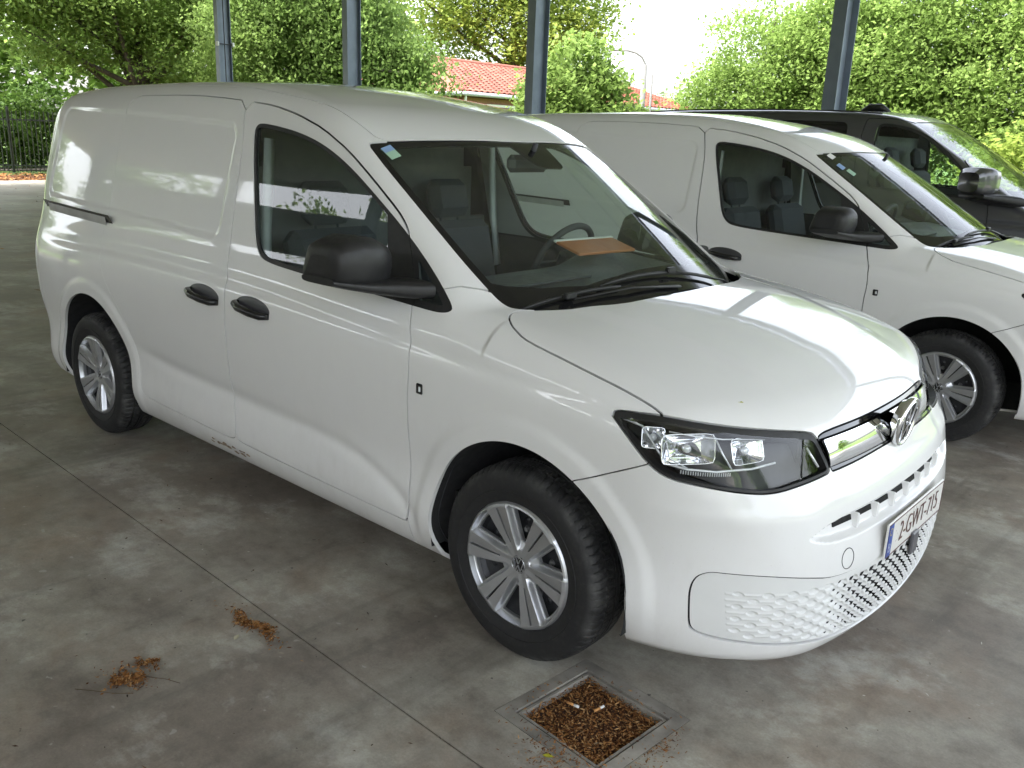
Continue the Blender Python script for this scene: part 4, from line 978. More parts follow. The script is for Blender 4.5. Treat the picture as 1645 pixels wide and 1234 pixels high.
# drain: frame, pit, debris
dr=empty('floor_drain',(dl[0]*fcs-dl[1]*fsn,dl[0]*fsn+dl[1]*fcs,0),FA+R(-3),'square steel drain frame full of brown husks in the floor by the front wheel','drain')
mb=MB()
for k,(w0,w1,z) in enumerate(((.203,.162,.0004),(.155,.146,-.004))):
    for (cx,cy,sx,sy) in ((0,-(w0+w1)/2,2*w0,w0-w1),(0,(w0+w1)/2,2*w0,w0-w1),(-(w0+w1)/2,0,w0-w1,2*w1),((w0+w1)/2,0,w0-w1,2*w1)): mb.box((cx,cy,z-.015),(sx,sy,.03))
mb.obj('drain_frame',M['steelframe'],dr)
mb=MB(); mb.box((0,0,-.05),(.33,.33,.04)); mb.obj('drain_pit',leafground('dark_husk_bed',(.035,.017,.009),(.10,.045,.018),60),dr)
def indrain():
    while True:
        x,y=rng.uniform(-.145,.145,2)
        return x,y,-.028+.012*rng.random()
o=flakes('drain_debris',3800,indrain,.0034,M['chips'],None,.012); o.parent=dr; o['kind']='stuff'
def outdrain():
    q=rng.random(); 
    if q<.45: return .05+rng.normal(0,.055),-.215+rng.normal(0,.05)-.0,.0
    if q<.62: return .21+abs(rng.normal(0,.03)),.02+rng.normal(0,.06),0
    return rng.uniform(-.20,.20),rng.uniform(-.24,.18),.0
o=flakes('spilled_husks',800,outdrain,.0032,M['chips'],None,.006); tagobj(o,kind='stuff'); o.location=dr.location; o.rotation_euler=(0,0,FA)
def blob(cx,cy,lx,ly,ang,n,tail=.15):
    def f():
        while True:
            u,v=rng.normal(0,.42,2); 
            if rng.random()<tail: u*=1.7;v*=1.7
            x=u*lx/2;y=v*ly/2+.015*math.sin(u*5); return cx+x*math.cos(ang)-y*math.sin(ang),cy+x*math.sin(ang)+y*math.cos(ang),0
    return f
for nm,f,n,lab in (('husk_pile',blob(-.73,-1.368,.29,.055,R(1),0),850,'long thin scatter of brown husks beside the floor joint'),('husk_pile',blob(-.735,-1.80,.13,.085,R(20),0),620,'brown husk clump on the floor nearest the left front corner'),('husk_pile',blob(-.775,-1.72,.10,.035,R(30),0),200,'small brown husk wisp just beyond the front left clump')):
    tagobj(flakes(nm,n,f,.0042,M['chips'],lab,.010),lab,kind='stuff')
# scattered grit, chips
M['grit']=islandmat('floor_grit',[(0,(.03,.02,.015)),(.45,(.12,.07,.04)),(.7,(.25,.2,.12)),(.85,(.5,.48,.42)),(1,(.62,.60,.55))])
def anyw(): 
    return rng.uniform(-4,2.2),rng.uniform(-2.6,.6) if rng.random()<.7 else rng.uniform(-1.6,3),0
tagobj(flakes('floor_grit',420,anyw,.0040,M['grit'],None,.002),kind='stuff')
def farw(): return rng.uniform(-23,-3),rng.uniform(-3,6),0
tagobj(flakes('scattered_leaves',260,farw,.016,M['chips'],None,.006),kind='stuff')
def verge(): return rng.uniform(-26.3,-23.3),rng.uniform(2,13),-.03
tagobj(flakes('fallen_leaves',6000,verge,.035,M['chips'],None,.05),kind='stuff')
def butt(x,y,a,lab):
    o=empty('cigarette_end',(x,y,.004),a,lab,'cigarette end'); m=MB(); m.tube([(-.018,0,.002),(.004,0,.002)],.004,n=8); m.obj('filter',M['orangef'],o); m=MB(); m.tube([(.004,0,.002),(.020,0,.002)],.004,n=8); m.obj('paper_stub',M['paper'],o)
M['orangef']=simple('cork_filter_paper',(.55,.27,.09),.8)
butt(.372,-.905,R(80),'white and cork cigarette end lying across the middle of the drain'); butt(.305,-.945,R(10),'stubby cigarette end at the near left edge of the drain')
M['yleaf']=simple('yellow_green_leaf',(.42,.42,.03),.6)
def leafobj(x,y,s,a,mat,lab):
    V=[(-1,0,.02),(-.4,.45,.10),(.3,.5,.14),(1,0,.05),(.3,-.45,.12),(-.4,-.4,.08),(0,0,.0)]; m=MB(); m.add([(p[0]*s,p[1]*s,p[2]*s+.002) for p in V],[(i,(i+1)%6,6) for i in range(6)]); o=m.obj('fallen_leaf',mat,None,loc=(x,y,0),rot=(0,0,a)); tagobj(o,lab,'leaf')
leafobj(.392,-1.167,.016,.5,M['yleaf'],'yellow green leaf on the floor at the near corner of the drain')
leafobj(-.712,-1.447,.016,2.2,simple('pale_dry_leaf',(.45,.42,.30),.7),'pale dry leaf lying just below the long brown husk scatter')
def twig(P,lab,r=.0009):
    m=MB(); m.tube([(x,y,.003) for x,y in P],r,n=5); tagobj(m.obj('twig',simple('dry_twig',(.10,.07,.045),.9) if 'dry_twig' not in bpy.data.materials else bpy.data.materials['dry_twig']),lab,'twig')
twig([(-.80,-1.93),(-.76,-1.90),(-.70,-1.86),(-.66,-1.82)],'thin curved dry twig on the floor in front of the nearest husk clump')
twig([(-.72,-1.76),(-.66,-1.72),(-.61,-1.70)],'short straight twig beyond the nearest husk clump')
# ------------------------------------------------ shelter: roof, columns
EZ=4.86; EY=8.75
roofo=empty('shelter_roof',(-6,-2,EZ),R(-2.3),'pale sheet metal shelter roof on blue grey steel columns above the vans','roof')
mb=MB(); Vr=[];Fr=[]; xs_=np.arange(-17.4,12.0,.10); 
for k,x in enumerate(xs_):
    z=.10+(.03 if (k//2)%2 else 0); Vr+=[(x,-7.6,z),(x,10.9,z)]
    if k: Fr.append((2*k-2,2*k,2*k+1,2*k-1))
mb.add(Vr,Fr); mb.obj('roof_sheet',M['ceil'],roofo)
for y in np.arange(-7.4,10.9,1.7): mb=MB(); mb.box((-2.7,y,.04),(29.2,.07,.12)); mb.obj('purlin',M['ceil'],roofo)
mb=MB(); mb.box((-2.7,10.95,.06),(29.4,.04,.34)); mb.obj('eaves_trim',M['bluegrey'],roofo)
def ipe(mb,x,y,z0,z1,wx,wy,tf=.012,tw=.009):
    for s in(-1,1): mb.box((x,y+s*(wy-tf)/2,(z0+z1)/2),(wx,tf,z1-z0))
    mb.box((x,y,(z0+z1)/2),(tw,wy-2*tf,z1-z0))
colx=[-18.26,-13.17,-8.15,-3.05,2.03]
collab={-18.26:'leftmost visible blue grey steel column, with conduit and small lamps',-13.17:'second blue grey steel column from the left, before the leafy tree',-8.15:'blue grey steel column standing right of the red tiled roof',-3.05:'blue grey steel column rising behind the dark grey van roof',2.03:'blue grey steel column hidden right of the dark grey van'}
COLY=8.47
for x in colx:
    o=empty('steel_column',(x,COLY-.04*(x+2.6),0),R(-2.3),collab[x],'column','columns along the far edge of the shelter')
    mb=MB(); ipe(mb,0,0,.02,EZ,.17,.33); mb.obj('column_shaft',M['bluegrey'],o)
    mb=MB(); mb.box((0,0,.01),(.30,.46,.02)); mb.obj('base_plate',M['bluegrey'],o)
    mb=MB(); mb.box((0,-8.0,EZ-.03+.0),(.12,16,.16)); mb.obj('rafter',M['ceil'],o)
    if x==-18.26:
        mb=MB(); mb.tube([(.095,-.02,0.3),(.095,-.02,EZ)],.012,n=8); mb.obj('conduit',M['rubber'],o)
        for yy in (-.20,.19):
            mb=MB(); mb.box((.10,yy,3.42),(.08,.06,.10),bev=.015); mb.obj('lamp_head',M['paper'],o)
        mb=MB(); mb.tube([(.10,-.2,3.42),(.10,.19,3.42)],.012,n=6); mb.obj('lamp_bracket',M['rubber'],o)
for k,x in enumerate(colx):
    o=empty('steel_column',(x,-7.6-.04*(x+2.6),0),R(-2.3),'blue grey steel column of the near row, behind the camera','column','columns of the near row behind the camera')
    mb=MB(); ipe(mb,0,0,0,EZ,.17,.33); mb.obj('column_shaft',M['bluegrey'],o)
# ------------------------------------------------ trees
def leafmat(name,a,b,c,tr=.35): return islandmat(name,[(0,a),(.5,b),(1,c)],.55,tr)
LM={'mid':leafmat('mid_green_leaves',(.10,.165,.04),(.165,.255,.065),(.225,.32,.09),.52),
    'dark':leafmat('dark_green_leaves',(.045,.09,.018),(.08,.15,.028),(.12,.20,.04)),
    'yellow':leafmat('yellow_green_leaves',(.14,.21,.04),(.22,.30,.055),(.30,.37,.085),.5),
    'lime':leafmat('lime_green_leaves',(.115,.18,.042),(.18,.27,.065),(.24,.34,.09),.52),
    'pale':leafmat('pale_far_leaves',(.15,.2,.09),(.19,.25,.12),(.24,.3,.15),.3)}
M['bark']=simple('grey_brown_bark',(.09,.075,.06),.9,var=.35,vs=12,bmp=.8,bs=40)
def crown_mesh(name,blobs,nclump,per,leaf,spread,seed,droop=.4,hollow=.55,zmin=-9):
    r=np.random.default_rng(seed); B=np.array(blobs,float); vol=B[:,3]*B[:,4]*B[:,5]; pick=r.choice(len(B),nclump,p=vol**.8/(vol**.8).sum())
    d=r.normal(size=(nclump,3)); d/=np.linalg.norm(d,axis=1,keepdims=True); rad=r.uniform(hollow,1,nclump)**.6*(1+.16*np.sin(d[:,0]*5+seed)*np.cos(d[:,2]*4+pick)+.08*r.normal(size=nclump))
    cc=B[pick,:3]+d*B[pick,3:6]*rad[:,None]; cc=cc[cc[:,2]>zmin]
    K=len(cc); cs=r.uniform(.6,1.4,K)
    P=np.repeat(cc,per,0)+r.normal(size=(K*per,3))*np.array([1,1,.6])*(spread*np.repeat(cs,per))[:,None]
    n=len(P); s=leaf*r.uniform(.6,1.35,n); a=r.uniform(0,2*np.pi,n); tilt=r.normal(-droop,.45,n)
    u=np.stack([np.cos(a)*np.cos(tilt),np.sin(a)*np.cos(tilt),np.sin(tilt)],1); w=np.cross(u,r.normal(size=(n,3))*.45+np.array([0,0,1])); w/=np.linalg.norm(w,axis=1,keepdims=True)+1e-9
    nn=np.cross(u,w); s=s[:,None]
    V=np.stack([P-u*s*.5,P+w*s*.33+nn*s*.08,P+u*s*.55,P-w*s*.33+nn*s*.08],1).reshape(-1,3)
    me=bpy.data.meshes.new(name); me.vertices.add(4*n); me.vertices.foreach_set('co',V.astype(np.float32).ravel()); me.loops.add(4*n); me.loops.foreach_set('vertex_index',np.arange(4*n,dtype=np.int32)); me.polygons.add(n); me.polygons.foreach_set('loop_start',np.arange(n,dtype=np.int32)*4); me.polygons.foreach_set('loop_total',np.full(n,4,np.int32)); me.update(calc_edges=True)
    return me
def tree(name,base,blobs,nclump,per,leaf,spread,mat,label,cat='tree',group=None,seed=1,trunk=.16,droop=.4,stems=1,zmin=.1,limb=True):
    bx,by=base; o=empty(name,(bx,by,-.05),0,label,cat,group)
    B=[(x-bx,y-by,z,rx,ry,rz) for x,y,z,rx,ry,rz in blobs]
    me=crown_mesh('crown',B,nclump,per,leaf,spread,seed,droop,zmin=zmin); link('crown',me,LM[mat],o)
    mb=MB(); r=np.random.default_rng(seed+99); top=max(b[2] for b in B)
    for sdx in range(stems):
        ox,oy=(0,0) if stems==1 else tuple(r.uniform(-.4,.4,2))
        mb.tube([(ox,oy,0),(ox+.05,oy,top*.3),(ox*.5-.08,oy+.05,top*.6),(0,0,top)],[trunk,trunk*.8,trunk*.55,trunk*.15],n=9)
    mb.obj('trunk',M['bark'],o)
    if limb:
        mb=MB()
        for b in B:
            for k in range(2):
                e=np.array(b[:3])+r.normal(size=3)*np.array(b[3:6])*.45; s=np.array([0,0,top*r.uniform(.25,.6)]); m_=(s+e)/2+r.normal(size=3)*.15+np.array([0,0,-.1]); mb.tube([s,m_,e],[trunk*.42,trunk*.25,trunk*.08],n=6,caps=False)
        mb.obj('branches',M['bark'],o)
    return o
E_=lambda x,y,z,r,k=1.0:(x,y,z,r,r,r*k)
far=lambda l,k:[(1.62+(x-1.62)*k,-2.78+(y+2.78)*k,1.63+(z-1.63)*k,a*k,b*k,c*k) for x,y,z,a,b,c in l]
tree('broadleaf_tree',(-26.3,11.0),far([E_(-20.5,8.6,5.2,2.2,.7),E_(-21.5,6.3,5.0,2.1,.6),E_(-22.2,4.3,5.4,2.2,.6),E_(-19.6,10.2,4.8,1.9,.9),E_(-20.0,9.4,3.1,1.5,.6),E_(-21.5,7.0,3.6,1.5,.5)],1.25),1750,60,.125,.34,'lime','big spreading green tree at the left edge above the iron fence',seed=3,trunk=.24)
tree('broadleaf_tree',(-20.0,12.8),far([E_(-16.2,9.9,4.6,1.6),E_(-15.5,10.6,3.6,1.3,1.1),E_(-16.9,9.2,3.4,1.3),E_(-16.0,10.3,5.2,1.3),E_(-15.2,10.9,2.4,1.25),E_(-15.0,10.9,3.0,.85),E_(-16.4,9.8,2.0,1.3),E_(-13.95,11.45,2.7,.62),E_(-14.15,11.3,3.25,.5)],1.25),2000,58,.115,.30,'mid','dense green leafy tree between the two columns left of the tiled house',seed=5,trunk=.2,droop=.7)
tree('broadleaf_tree',(-34.5,37.5),[E_(-34.5,37.0,8.5,4.6,.8),E_(-31.5,37.5,8.0,3.4,.8),E_(-37.5,34,9,4,.8),E_(-33,36,13,4.5),E_(-29.6,36.0,6.9,1.6,.8)],1500,34,.24,.55,'yellow','tall yellow green tree behind the red tiled house',seed=8,trunk=.35,droop=.1)
tree('young_tree',(-10.4,13.1),[E_(-10.6,12.9,2.6,.95),E_(-10.9,12.5,2.2,.8),E_(-10.25,13.2,2.05,.85),E_(-10.5,13.0,3.2,.55,1.1),E_(-9.98,13.5,2.62,.36,1.2),E_(-9.7,13.8,1.7,.55),E_(-11.3,12.3,1.5,.8),E_(-10.2,13.2,1.3,1.0)],620,32,.12,.18,'lime','small bushy lime green tree right of the column by the tiled house',seed=11,trunk=.08,droop=.5)
tree('hedge_tree',(-7.9,15.9),[E_(-7.7,16.1,2.9,1.6),E_(-8.3,15.7,2.2,1.2),E_(-6.7,16.4,3.4,1.4),E_(-8.3,15.9,1.2,1.4),E_(-6.6,16.4,1.8,1.6)],1600,48,.085,.21,'lime','tall green hedge tree left of the column above the dark van roof',group='hedge trees behind the dark grey van',seed=13,trunk=.12,droop=.5)
tree('hedge_tree',(-4.6,16.3),[E_(-4.8,16.2,3.6,1.8),E_(-3.6,16.6,3.2,1.9),E_(-5.6,16.6,3.0,1.7),E_(-4.6,16.4,4.3,1.5),E_(-4.4,16.2,1.6,1.9),E_(-5.9,16.3,4.0,1.2)],2000,48,.085,.21,'lime','tall green hedge tree right of the column above the dark van cab',group='hedge trees behind the dark grey van',seed=14,trunk=.14,droop=.5)
tree('hedge_tree',(-1.4,16.0),[E_(-1.6,16.0,3.6,1.7),E_(-.4,16.2,3.0,2.0),E_(-2.3,16.0,2.4,1.6),E_(-1.3,16,4.0,1.6),E_(-1.4,15.8,1.4,1.7)],1800,48,.085,.21,'lime','tall green hedge tree at the right edge of the view',group='hedge trees behind the dark grey van',seed=15,trunk=.14,droop=.5)
tree('shrub',(-1.5,12.4),[E_(-1.55,12.3,1.25,.8),E_(-1.0,12.6,1.6,.75),E_(-.4,12.8,1.5,.9)],420,26,.11,.17,'yellow','bright yellow green shrub behind the dark van windscreen',cat='shrub',seed=16,trunk=.03,droop=-.2)
tree('distant_tree',(-41,65),[E_(-41,65,3.4,1.7,1.2),E_(-39.5,66,2.6,1.4)],160,18,.36,.4,'pale','pale distant tree low on the horizon right of the street lamp',seed=17,trunk=.12)
for i,(x,y,z,r_,lab) in enumerate(((-46,10,5,4.2,'far tree behind the fence at the left edge of the view'),(-42,19,6,4.4,'far tree seen between the fence and the leafy trees'),(-38,27,5.5,3.8,'far tree just left of the tiled house'))):
    tree('distant_tree',(x,y),[E_(x,y,z,r_,.9),E_(x+1,y+2,z-1.5,r_*.8,.8),E_(x,y-2.5,z-.8,r_*.8,.8)],420,22,.42,.6,'lime',lab,seed=21+i,trunk=.3,droop=.1)
for i,(x,y,s_,lab) in enumerate(((-30.5,6.6,1.0,'dark shrub behind the fence at the far left'),(-31.0,9.0,1.2,'dark shrub behind the fence beside the van roof'))):
    tree('shrub',(x,y),[E_(x,y,.9,1.1*s_),E_(x+.3,y+1.1,.8,1.0*s_),E_(x,y+.5,1.9,.8*s_)],260,26,.16,.25,'dark',lab,cat='shrub',seed=31+i,trunk=.05,limb=False)
# trees around the other sides of the shelter, seen in the vans' paint and glass
base=tree('broadleaf_tree',(-3,-17),[E_(-3,-17,4.2,2.6),E_(-1.2,-16.6,3.2,2.0),E_(-4.9,-17.2,3.4,2.1),E_(-3,-17,6.3,2.2)],420,24,.30,.42,'mid','green tree standing beyond the near side of the shelter, behind the camera',group='trees beyond the other sides of the shelter',seed=41,trunk=.2)
RL=['green tree rising over the middle of the grey wall behind the camera','green tree over the grey wall, left of the middle, behind the camera','green tree over the left end of the grey wall behind the camera','green tree beyond the leftmost end of the shelter floor, on the wall side','green tree beyond the left end of the shelter floor, nearest the gap in the wall','green tree beyond the left end of the shelter floor, farthest out','green tree over the right end of the grey wall behind the camera','green tree far behind the right end of the grey wall','green tree beyond the open right end, on the wall side','green tree beyond the open right end, in front of the white vans','green tree beyond the open right end, in front of the dark grey van','green tree beyond the open right end, past the far column row']
for x,y in ((-9,-17),(-16,-17.5),(-23,-17),(-30,-14),(-31,-6),(-35,-1),(2,-17.5),(9,-25),(20,-16),(24,-5),(24,6),(18,17)):
    c=copy_tree(base); c.location=(x,y,-.05); c.rotation_euler=(0,0,rng.uniform(0,6)); s_=rng.uniform(.75,1.0); c.scale=(s_,s_,s_*(.95 if y<0 and x<5 else .7)); c['label']=RL.pop(0)
wl=empty('garage_wall',(-9.0,-9.75,0),R(-2),'plain pale grey rendered wall closing the near side of the shelter, behind the camera','wall')
mb=MB(); mb.box((0,0,2.2),(26,.25,4.4)); mb.obj('wall_face',simple('grey_render',(.46,.475,.49),.85,var=.10,vs=2),wl); mb=MB(); mb.box((0,.16,.10),(26,.06,.2)); mb.obj('wall_base',M['mortar_']if 'mortar_' in M else simple('stone_coping',(.33,.32,.3),.8),wl)
# ------------------------------------------------ fence
fo=empty('iron_fence',(-26.9,8.2,0),math.atan2(1.0,.75),'dark iron picket fence beyond the leaf strewn verge at the left','fence')
mb=MB()
for k in range(-60,110): mb.box((k*.125,0,.88),(.022,.022,1.76))
mb.obj('picket',simple('dark_green_iron',(.02,.028,.02),.5),fo)['kind']='stuff'
for z in (.18,1.5): mb=MB(); mb.box((3.1,.022,z),(21,.02,.045)); mb.obj('rail',bpy.data.materials['dark_green_iron'],fo)
for k in range(-7,14,3): mb=MB(); mb.box((k,.05,.92),(.07,.07,1.9)); mb.obj('post',bpy.data.materials['dark_green_iron'],fo)
# ------------------------------------------------ houses
M['tile']=islandmat('red_clay_tile',[(0,(.20,.065,.045)),(.5,(.26,.09,.062)),(1,(.32,.125,.085))],.8)
def tilecol():
    m,t,b=newmat('red_clay_roof_tile'); oi=N(t,"ShaderNodeObjectInfo"); c=ramp(t,oi.outputs['Random'],[(0,(.20,.065,.045)),(.5,(.26,.09,.062)),(1,(.32,.125,.085))]); lk(t,c,b.inputs['Base Color']); b.inputs['Roughness'].default_value=.8; return m
M['tile1']=tilecol()
M['brick']=simple('red_brown_brick_wall',(.26,.13,.09),.85,var=.3,vs=30)
M['mortar']=simple('mortar',(.32,.29,.26),.9)
def house(P1,L,hip,span,zr,ze,label,ntile):
    # ridge runs along +y of the world; local +x along the ridge, local -y is the slope towards the shelter
    o=empty('tiled_house',(P1[0],P1[1],0),R(90),label,'house')
    mb=MB(); k=.03
    mb.add([(0,0,zr),(L,0,zr),(L,-span,ze),(-hip,-span,ze),(-hip,span,ze),(L,span,ze),(0,0,zr-.2),(L,0,zr-.2),(L,-span,ze-.12),(-hip,-span,ze-.12),(-hip,span,ze-.12),(L,span,ze-.12)],[(0,3,2,1),(0,4,3),(0,1,5,4),(3,9,8,2),(4,10,9,3),(5,11,10,4),(2,8,7,1),(1,7,11,5),(8,9,10,11)])
    rs=fixnormals(mb.obj('roof',M['tile1'],o))
    V=[];F=[]
    for j in range(7):
        x=-.16+.32*j/6; z=.024*math.cos(j/6*2*math.pi)
        for yy,dz in ((.19,.0),(-.21,.030),(-.21,.0)): V.append((x,yy,z+dz+.02))
    for j in range(6):
        for k in range(2): F.append((j*3+k,j*3+k+1,j*3+4+k,j*3+3+k))
    mb=MB(); mb.add(V,F,True); tme=mb.mesh('roof_tile'); tme.materials.append(M['tile1'])
    dr_=zr-ze; ln=math.hypot(span,dr_); sl=math.atan2(dr_,span); nrow=int(ln/.37); cnt=0; rest=MB(); rot=Matrix.Rotation(sl,3,'X')
    sp=[(x,r) for r in range(nrow) for x in np.arange(-hip*(.2+r*.37)/ln+.12,L-.1,.31)]
    sp.sort(key=lambda q:q[0])
    for x,r in sp:
        d=.2+r*.37; p_=Vector((x,-d*math.cos(sl),zr-d*math.sin(sl)+.005))
        if cnt<ntile: t_=bpy.data.objects.new('roof_tile',tme); C.objects.link(t_); t_.parent=rs; t_.location=p_; t_.rotation_euler=(sl+rng.normal(0,.008),0,rng.normal(0,.006)); cnt+=1
        else: rest.add([p_+(rot@Vector(v)) for v in V],F,True)
    q=rest.obj('roof_tiling',M['tile'],rs); q['kind']='stuff'
    mb=MB(); mb.tube([(-.1,0,zr+.04),(L,0,zr+.04)],.10,n=8); mb.obj('ridge_tiles',M['tile1'],rs)
    mb=MB(); mb.tube([(0,0,zr+.05),(-hip,-span,ze+.05)],.09,n=8); mb.obj('hip_tiles',M['tile1'],rs)
    mb=MB(); mb.box(((L-hip)/2,0,(ze-.15)/2),(L+hip-.9,2*span-.9,ze-.15)); mb.obj('wall',M['brick'],o)
    zg=simple('zinc_gutter',(.36,.38,.40),.4,.3)
    mb=MB(); mb.tube([(-hip-.05,-span-.08,ze-.06),(L,-span-.08,ze-.06)],.075,n=8); mb.obj('gutter',zg,o)
    mb=MB(); mb.tube([(-hip-.08,-span,ze-.06),(-hip-.08,span,ze-.06)],.075,n=8); mb.obj('gutter',zg,o)
    mb=MB(); mb.tube([(-hip+.1,-span-.05,ze-.12),(-hip+.45,-span+.35,ze-.5),(-hip+.45,-span+.38,0)],.045,n=8); mb.obj('downpipe',M['paper'],o)
    for x in (-1.2,3.0,7.0):
        yy=-span+.45; mb=MB(); mb.box((x,yy-.03,ze-.95),(1.6,.08,1.2)); w_=mb.obj('window',M['paper'],o); mb=MB()
        for k in range(9): mb.box((x,yy-.085,ze-1.45+k*.12),(1.45,.03,.10))
        mb.obj('shutter',simple('grey_brown_shutter',(.17,.14,.12),.7) if 'grey_brown_shutter' not in bpy.data.materials else bpy.data.materials['grey_brown_shutter'],w_)
    return o
house((-27.5,24.6),13.2,3.7,5.5,4.6,3.05,'low house with red tiled hipped roof and white downpipe behind the columns',300)
# ------------------------------------------------ street lamp
lo=empty('street_lamp',(-21.72,32.1,0),0,'grey street lamp with curved arm on a concrete pole against the sky','street lamp')
mb=MB(); mb.tube([(0,0,0),(0,0,4.85)],[.16,.12],n=10); mb.obj('pole',simple('weathered_concrete_pole',(.13,.128,.122),.9),lo)
mb=MB(); mb.tube([(.30,.2,0),(.30,.2,4.45)],.06,n=8); mb.obj('cable_post',bpy.data.materials['weathered_concrete_pole'],lo)
mb=MB(); P=[(0,0,4.6),(0,0,4.9),(-.12,-.08,5.15),(-.35,-.23,5.33),(-.65,-.43,5.42),(-1.0,-.66,5.42)]; mb.tube(P,.05,n=8); mb.obj('lamp_arm',bpy.data.materials['weathered_concrete_pole'],lo)
mb=MB(); mb.tube([(-.95,-.63,5.42),(-1.1,-.73,5.42),(-1.55,-1.02,5.36),(-1.66,-1.1,5.35)],[.03,.09,.08,.02],n=10,flat=.5); mb.obj('lamp_head',bpy.data.materials['weathered_concrete_pole'],lo)
# ------------------------------------------------ dark grey van in the third bay
SBz=pchip([.1,.3,.6,.9,1.06,1.16,1.26,1.6,1.86,1.95],[.90,.945,.965,.962,.955,.935,.915,.862,.818,.79])
HB=pchip([-.8,-.2,.3,.7,.95,1.1],[1.30,1.225,1.16,1.06,.93,.7]); RB=pchip([-4.3,-4.1,-3.5,-2.4,-1.7,-1.35,-1.1,-.8],[1.9,1.95,1.985,2.00,1.99,1.955,1.89,1.75])
def phiB(x,y,z):
    a=np.abs(y); t=-(x-.02+.12*(a/.8)**2); ws=1.16+.66*t-.03*np.maximum(t,0)**2
    top=smax(HB(x)-.05*a*a,smin(ws,RB(x)-.06*a*a,.06),.02)
    sl=np.where(x>-.15,.25,np.where(x>-1.25,.62,.1)); ft=(z-top)/np.sqrt(1+sl*sl); S_=SBz(z)-.03*np.clip((x-.1)/.8,0,2)**2-.009*np.exp(-((z-1.05)/.02)**2)
    s=smax((a-S_)/1.03,ft,.09); s=smax(s,x-(1.03-.2*a*a-.25*np.clip(z-.75,0,1)),.3); s=smax(s,-(x+4.25),.2); return smax(s,.25-z,.04)
gradB=make_grad(phiB); marchB=make_march(phiB)
def build_dark():
    v=empty('dark_grey_van'); V,T=extract(phiB,-4.7,1.5,-3.8,.3,.4,lambda x:np.interp(x,[-1.4,-.2,.3],[1.5,.9,.75]),step=.022)
    WB=chaikin([(-1.51,1.78),(-1.50,1.855),(-1.40,1.862),(-1.21,1.83),(-1.05,1.76),(-.90,1.66),(-.74,1.53),(-.56,1.37),(-.40,1.245),(-.50,1.235),(-1.40,1.265),(-1.49,1.28),(-1.52,1.36)],2)
    W2=chaikin([(-1.80,1.86),(-1.78,1.80),(-1.78,1.33),(-1.84,1.28),(-2.9,1.28),(-2.96,1.34),(-2.96,1.84),(-2.9,1.875),(-1.9,1.87)],1)
    DB=chaikin([(-1.65,1.90),(-1.64,.45),(-.45,.42),(-.41,.9),(-.42,1.16),(-.55,1.40),(-.74,1.58),(-.90,1.70),(-1.05,1.80),(-1.22,1.875),(-1.42,1.905)],1,.15)
    WS=chaikin([(-1.17,-.2),(-1.17,.0),(-1.19,.4),(-1.23,.69),(-1.18,.72),(-.55,.78),(-.28,.80),(-.12,.78),(.03,.5),(.07,0),(.07,-.2)],1)
    m1=np.where(np.abs(V[:,1])>.5,np.minimum(polysdf(V[:,0],V[:,2],WB),polysdf(V[:,0],V[:,2],W2)),9)
    ar=np.minimum(np.hypot(V[:,0]-.0,V[:,2]-.36),np.hypot(V[:,0]+3.0,V[:,2]-.36))-.40; ar=np.where(np.abs(V[:,1])>.6,ar,9)
    wsm=np.where(V[:,2]>.9,polysdf(V[:,0],np.abs(V[:,1]),WS),9)
    opn=np.minimum(np.minimum(m1,ar),wsm); A=clip(V,T,-opn)
    sh=mirror_weld(*A); link('inner_shell',panelmesh('inner_shell',sh[0],sh[1],gradB,rim=False,off=-.013,welded=True),M['gap'],v)
    sd=np.where(A[0][:,2]>0,polysdf(A[0][:,0],A[0][:,2],DB),9); d=clip(*A,sd+.003); rest=clip(*A,-(sd-.003))
    dm=panelmesh('front_door',*d,gradB,.012); dd=[link('front_door',dm,M['darkpaint'],v),link('front_door',dm,M['darkpaint'],v,scale=(1,-1,1))]
    rr_=mirror_weld(*rest); link('body',panelmesh('body',rr_[0],rr_[1],gradB,.012,welded=True),M['darkpaint'],v)
    g=clip(V,T,np.where(np.abs(V[:,1])>.5,polysdf(V[:,0],V[:,2],WB),9)); gm=panelmesh('door_glass',*g,gradB,rim=False,off=-.008)
    for i in(0,1): link('door_glass',gm,M['glass'],dd[i])
    s=np.where(np.abs(V[:,1])>.5,polysdf(V[:,0],V[:,2],WB),9); fr=clip(V,T,np.maximum(s,-(s+.022))); fm=panelmesh('window_seal',*fr,gradB,.008,off=-.004)
    for i in(0,1): link('window_seal',fm,M['rubber'],dd[i])
    g=clip(V,T,np.where(np.abs(V[:,1])>.5,polysdf(V[:,0],V[:,2],W2),9)); gm=panelmesh('rear_side_glass',*g,gradB,rim=False,off=-.008)
    for i in(1,-1): link('rear_side_glass',gm,M['gloss'],v,scale=(1,i,1))
    g=clip(V,T,wsm); g=mirror_weld(*g); link('windscreen',panelmesh('windscreen',g[0],g[1],gradB,rim=False,off=-.006,welded=True),M['wglass'],v)
    # cabin: lining below the belt, bulkhead, dash, seats
    Vi,Ti=clip(V,T,-(m1-.004)); Vi,Ti=clip(Vi,Ti,-(Vi[:,0]+1.62)); Vi,Ti=clip(Vi,Ti,Vi[:,0]-.0); Vi,Ti=clip(Vi,Ti,-np.where(Vi[:,2]>.9,polysdf(Vi[:,0],np.abs(Vi[:,1]),WS),9)); q=mirror_weld(Vi,Ti); link('cabin_lining',panelmesh('cabin_lining',q[0],q[1],gradB,rim=False,off=-.045,welded=True),M['int'],v)
    mb=MB(); mb.box((-1.63,0,1.05),(.03,1.56,1.4)); mb.obj('bulkhead',M['int'],v)
    mb=MB(); mb.box((-.42,0,1.05),(.62,1.6,.24),bev=.06); mb.obj('dashboard',M['dash'],v)
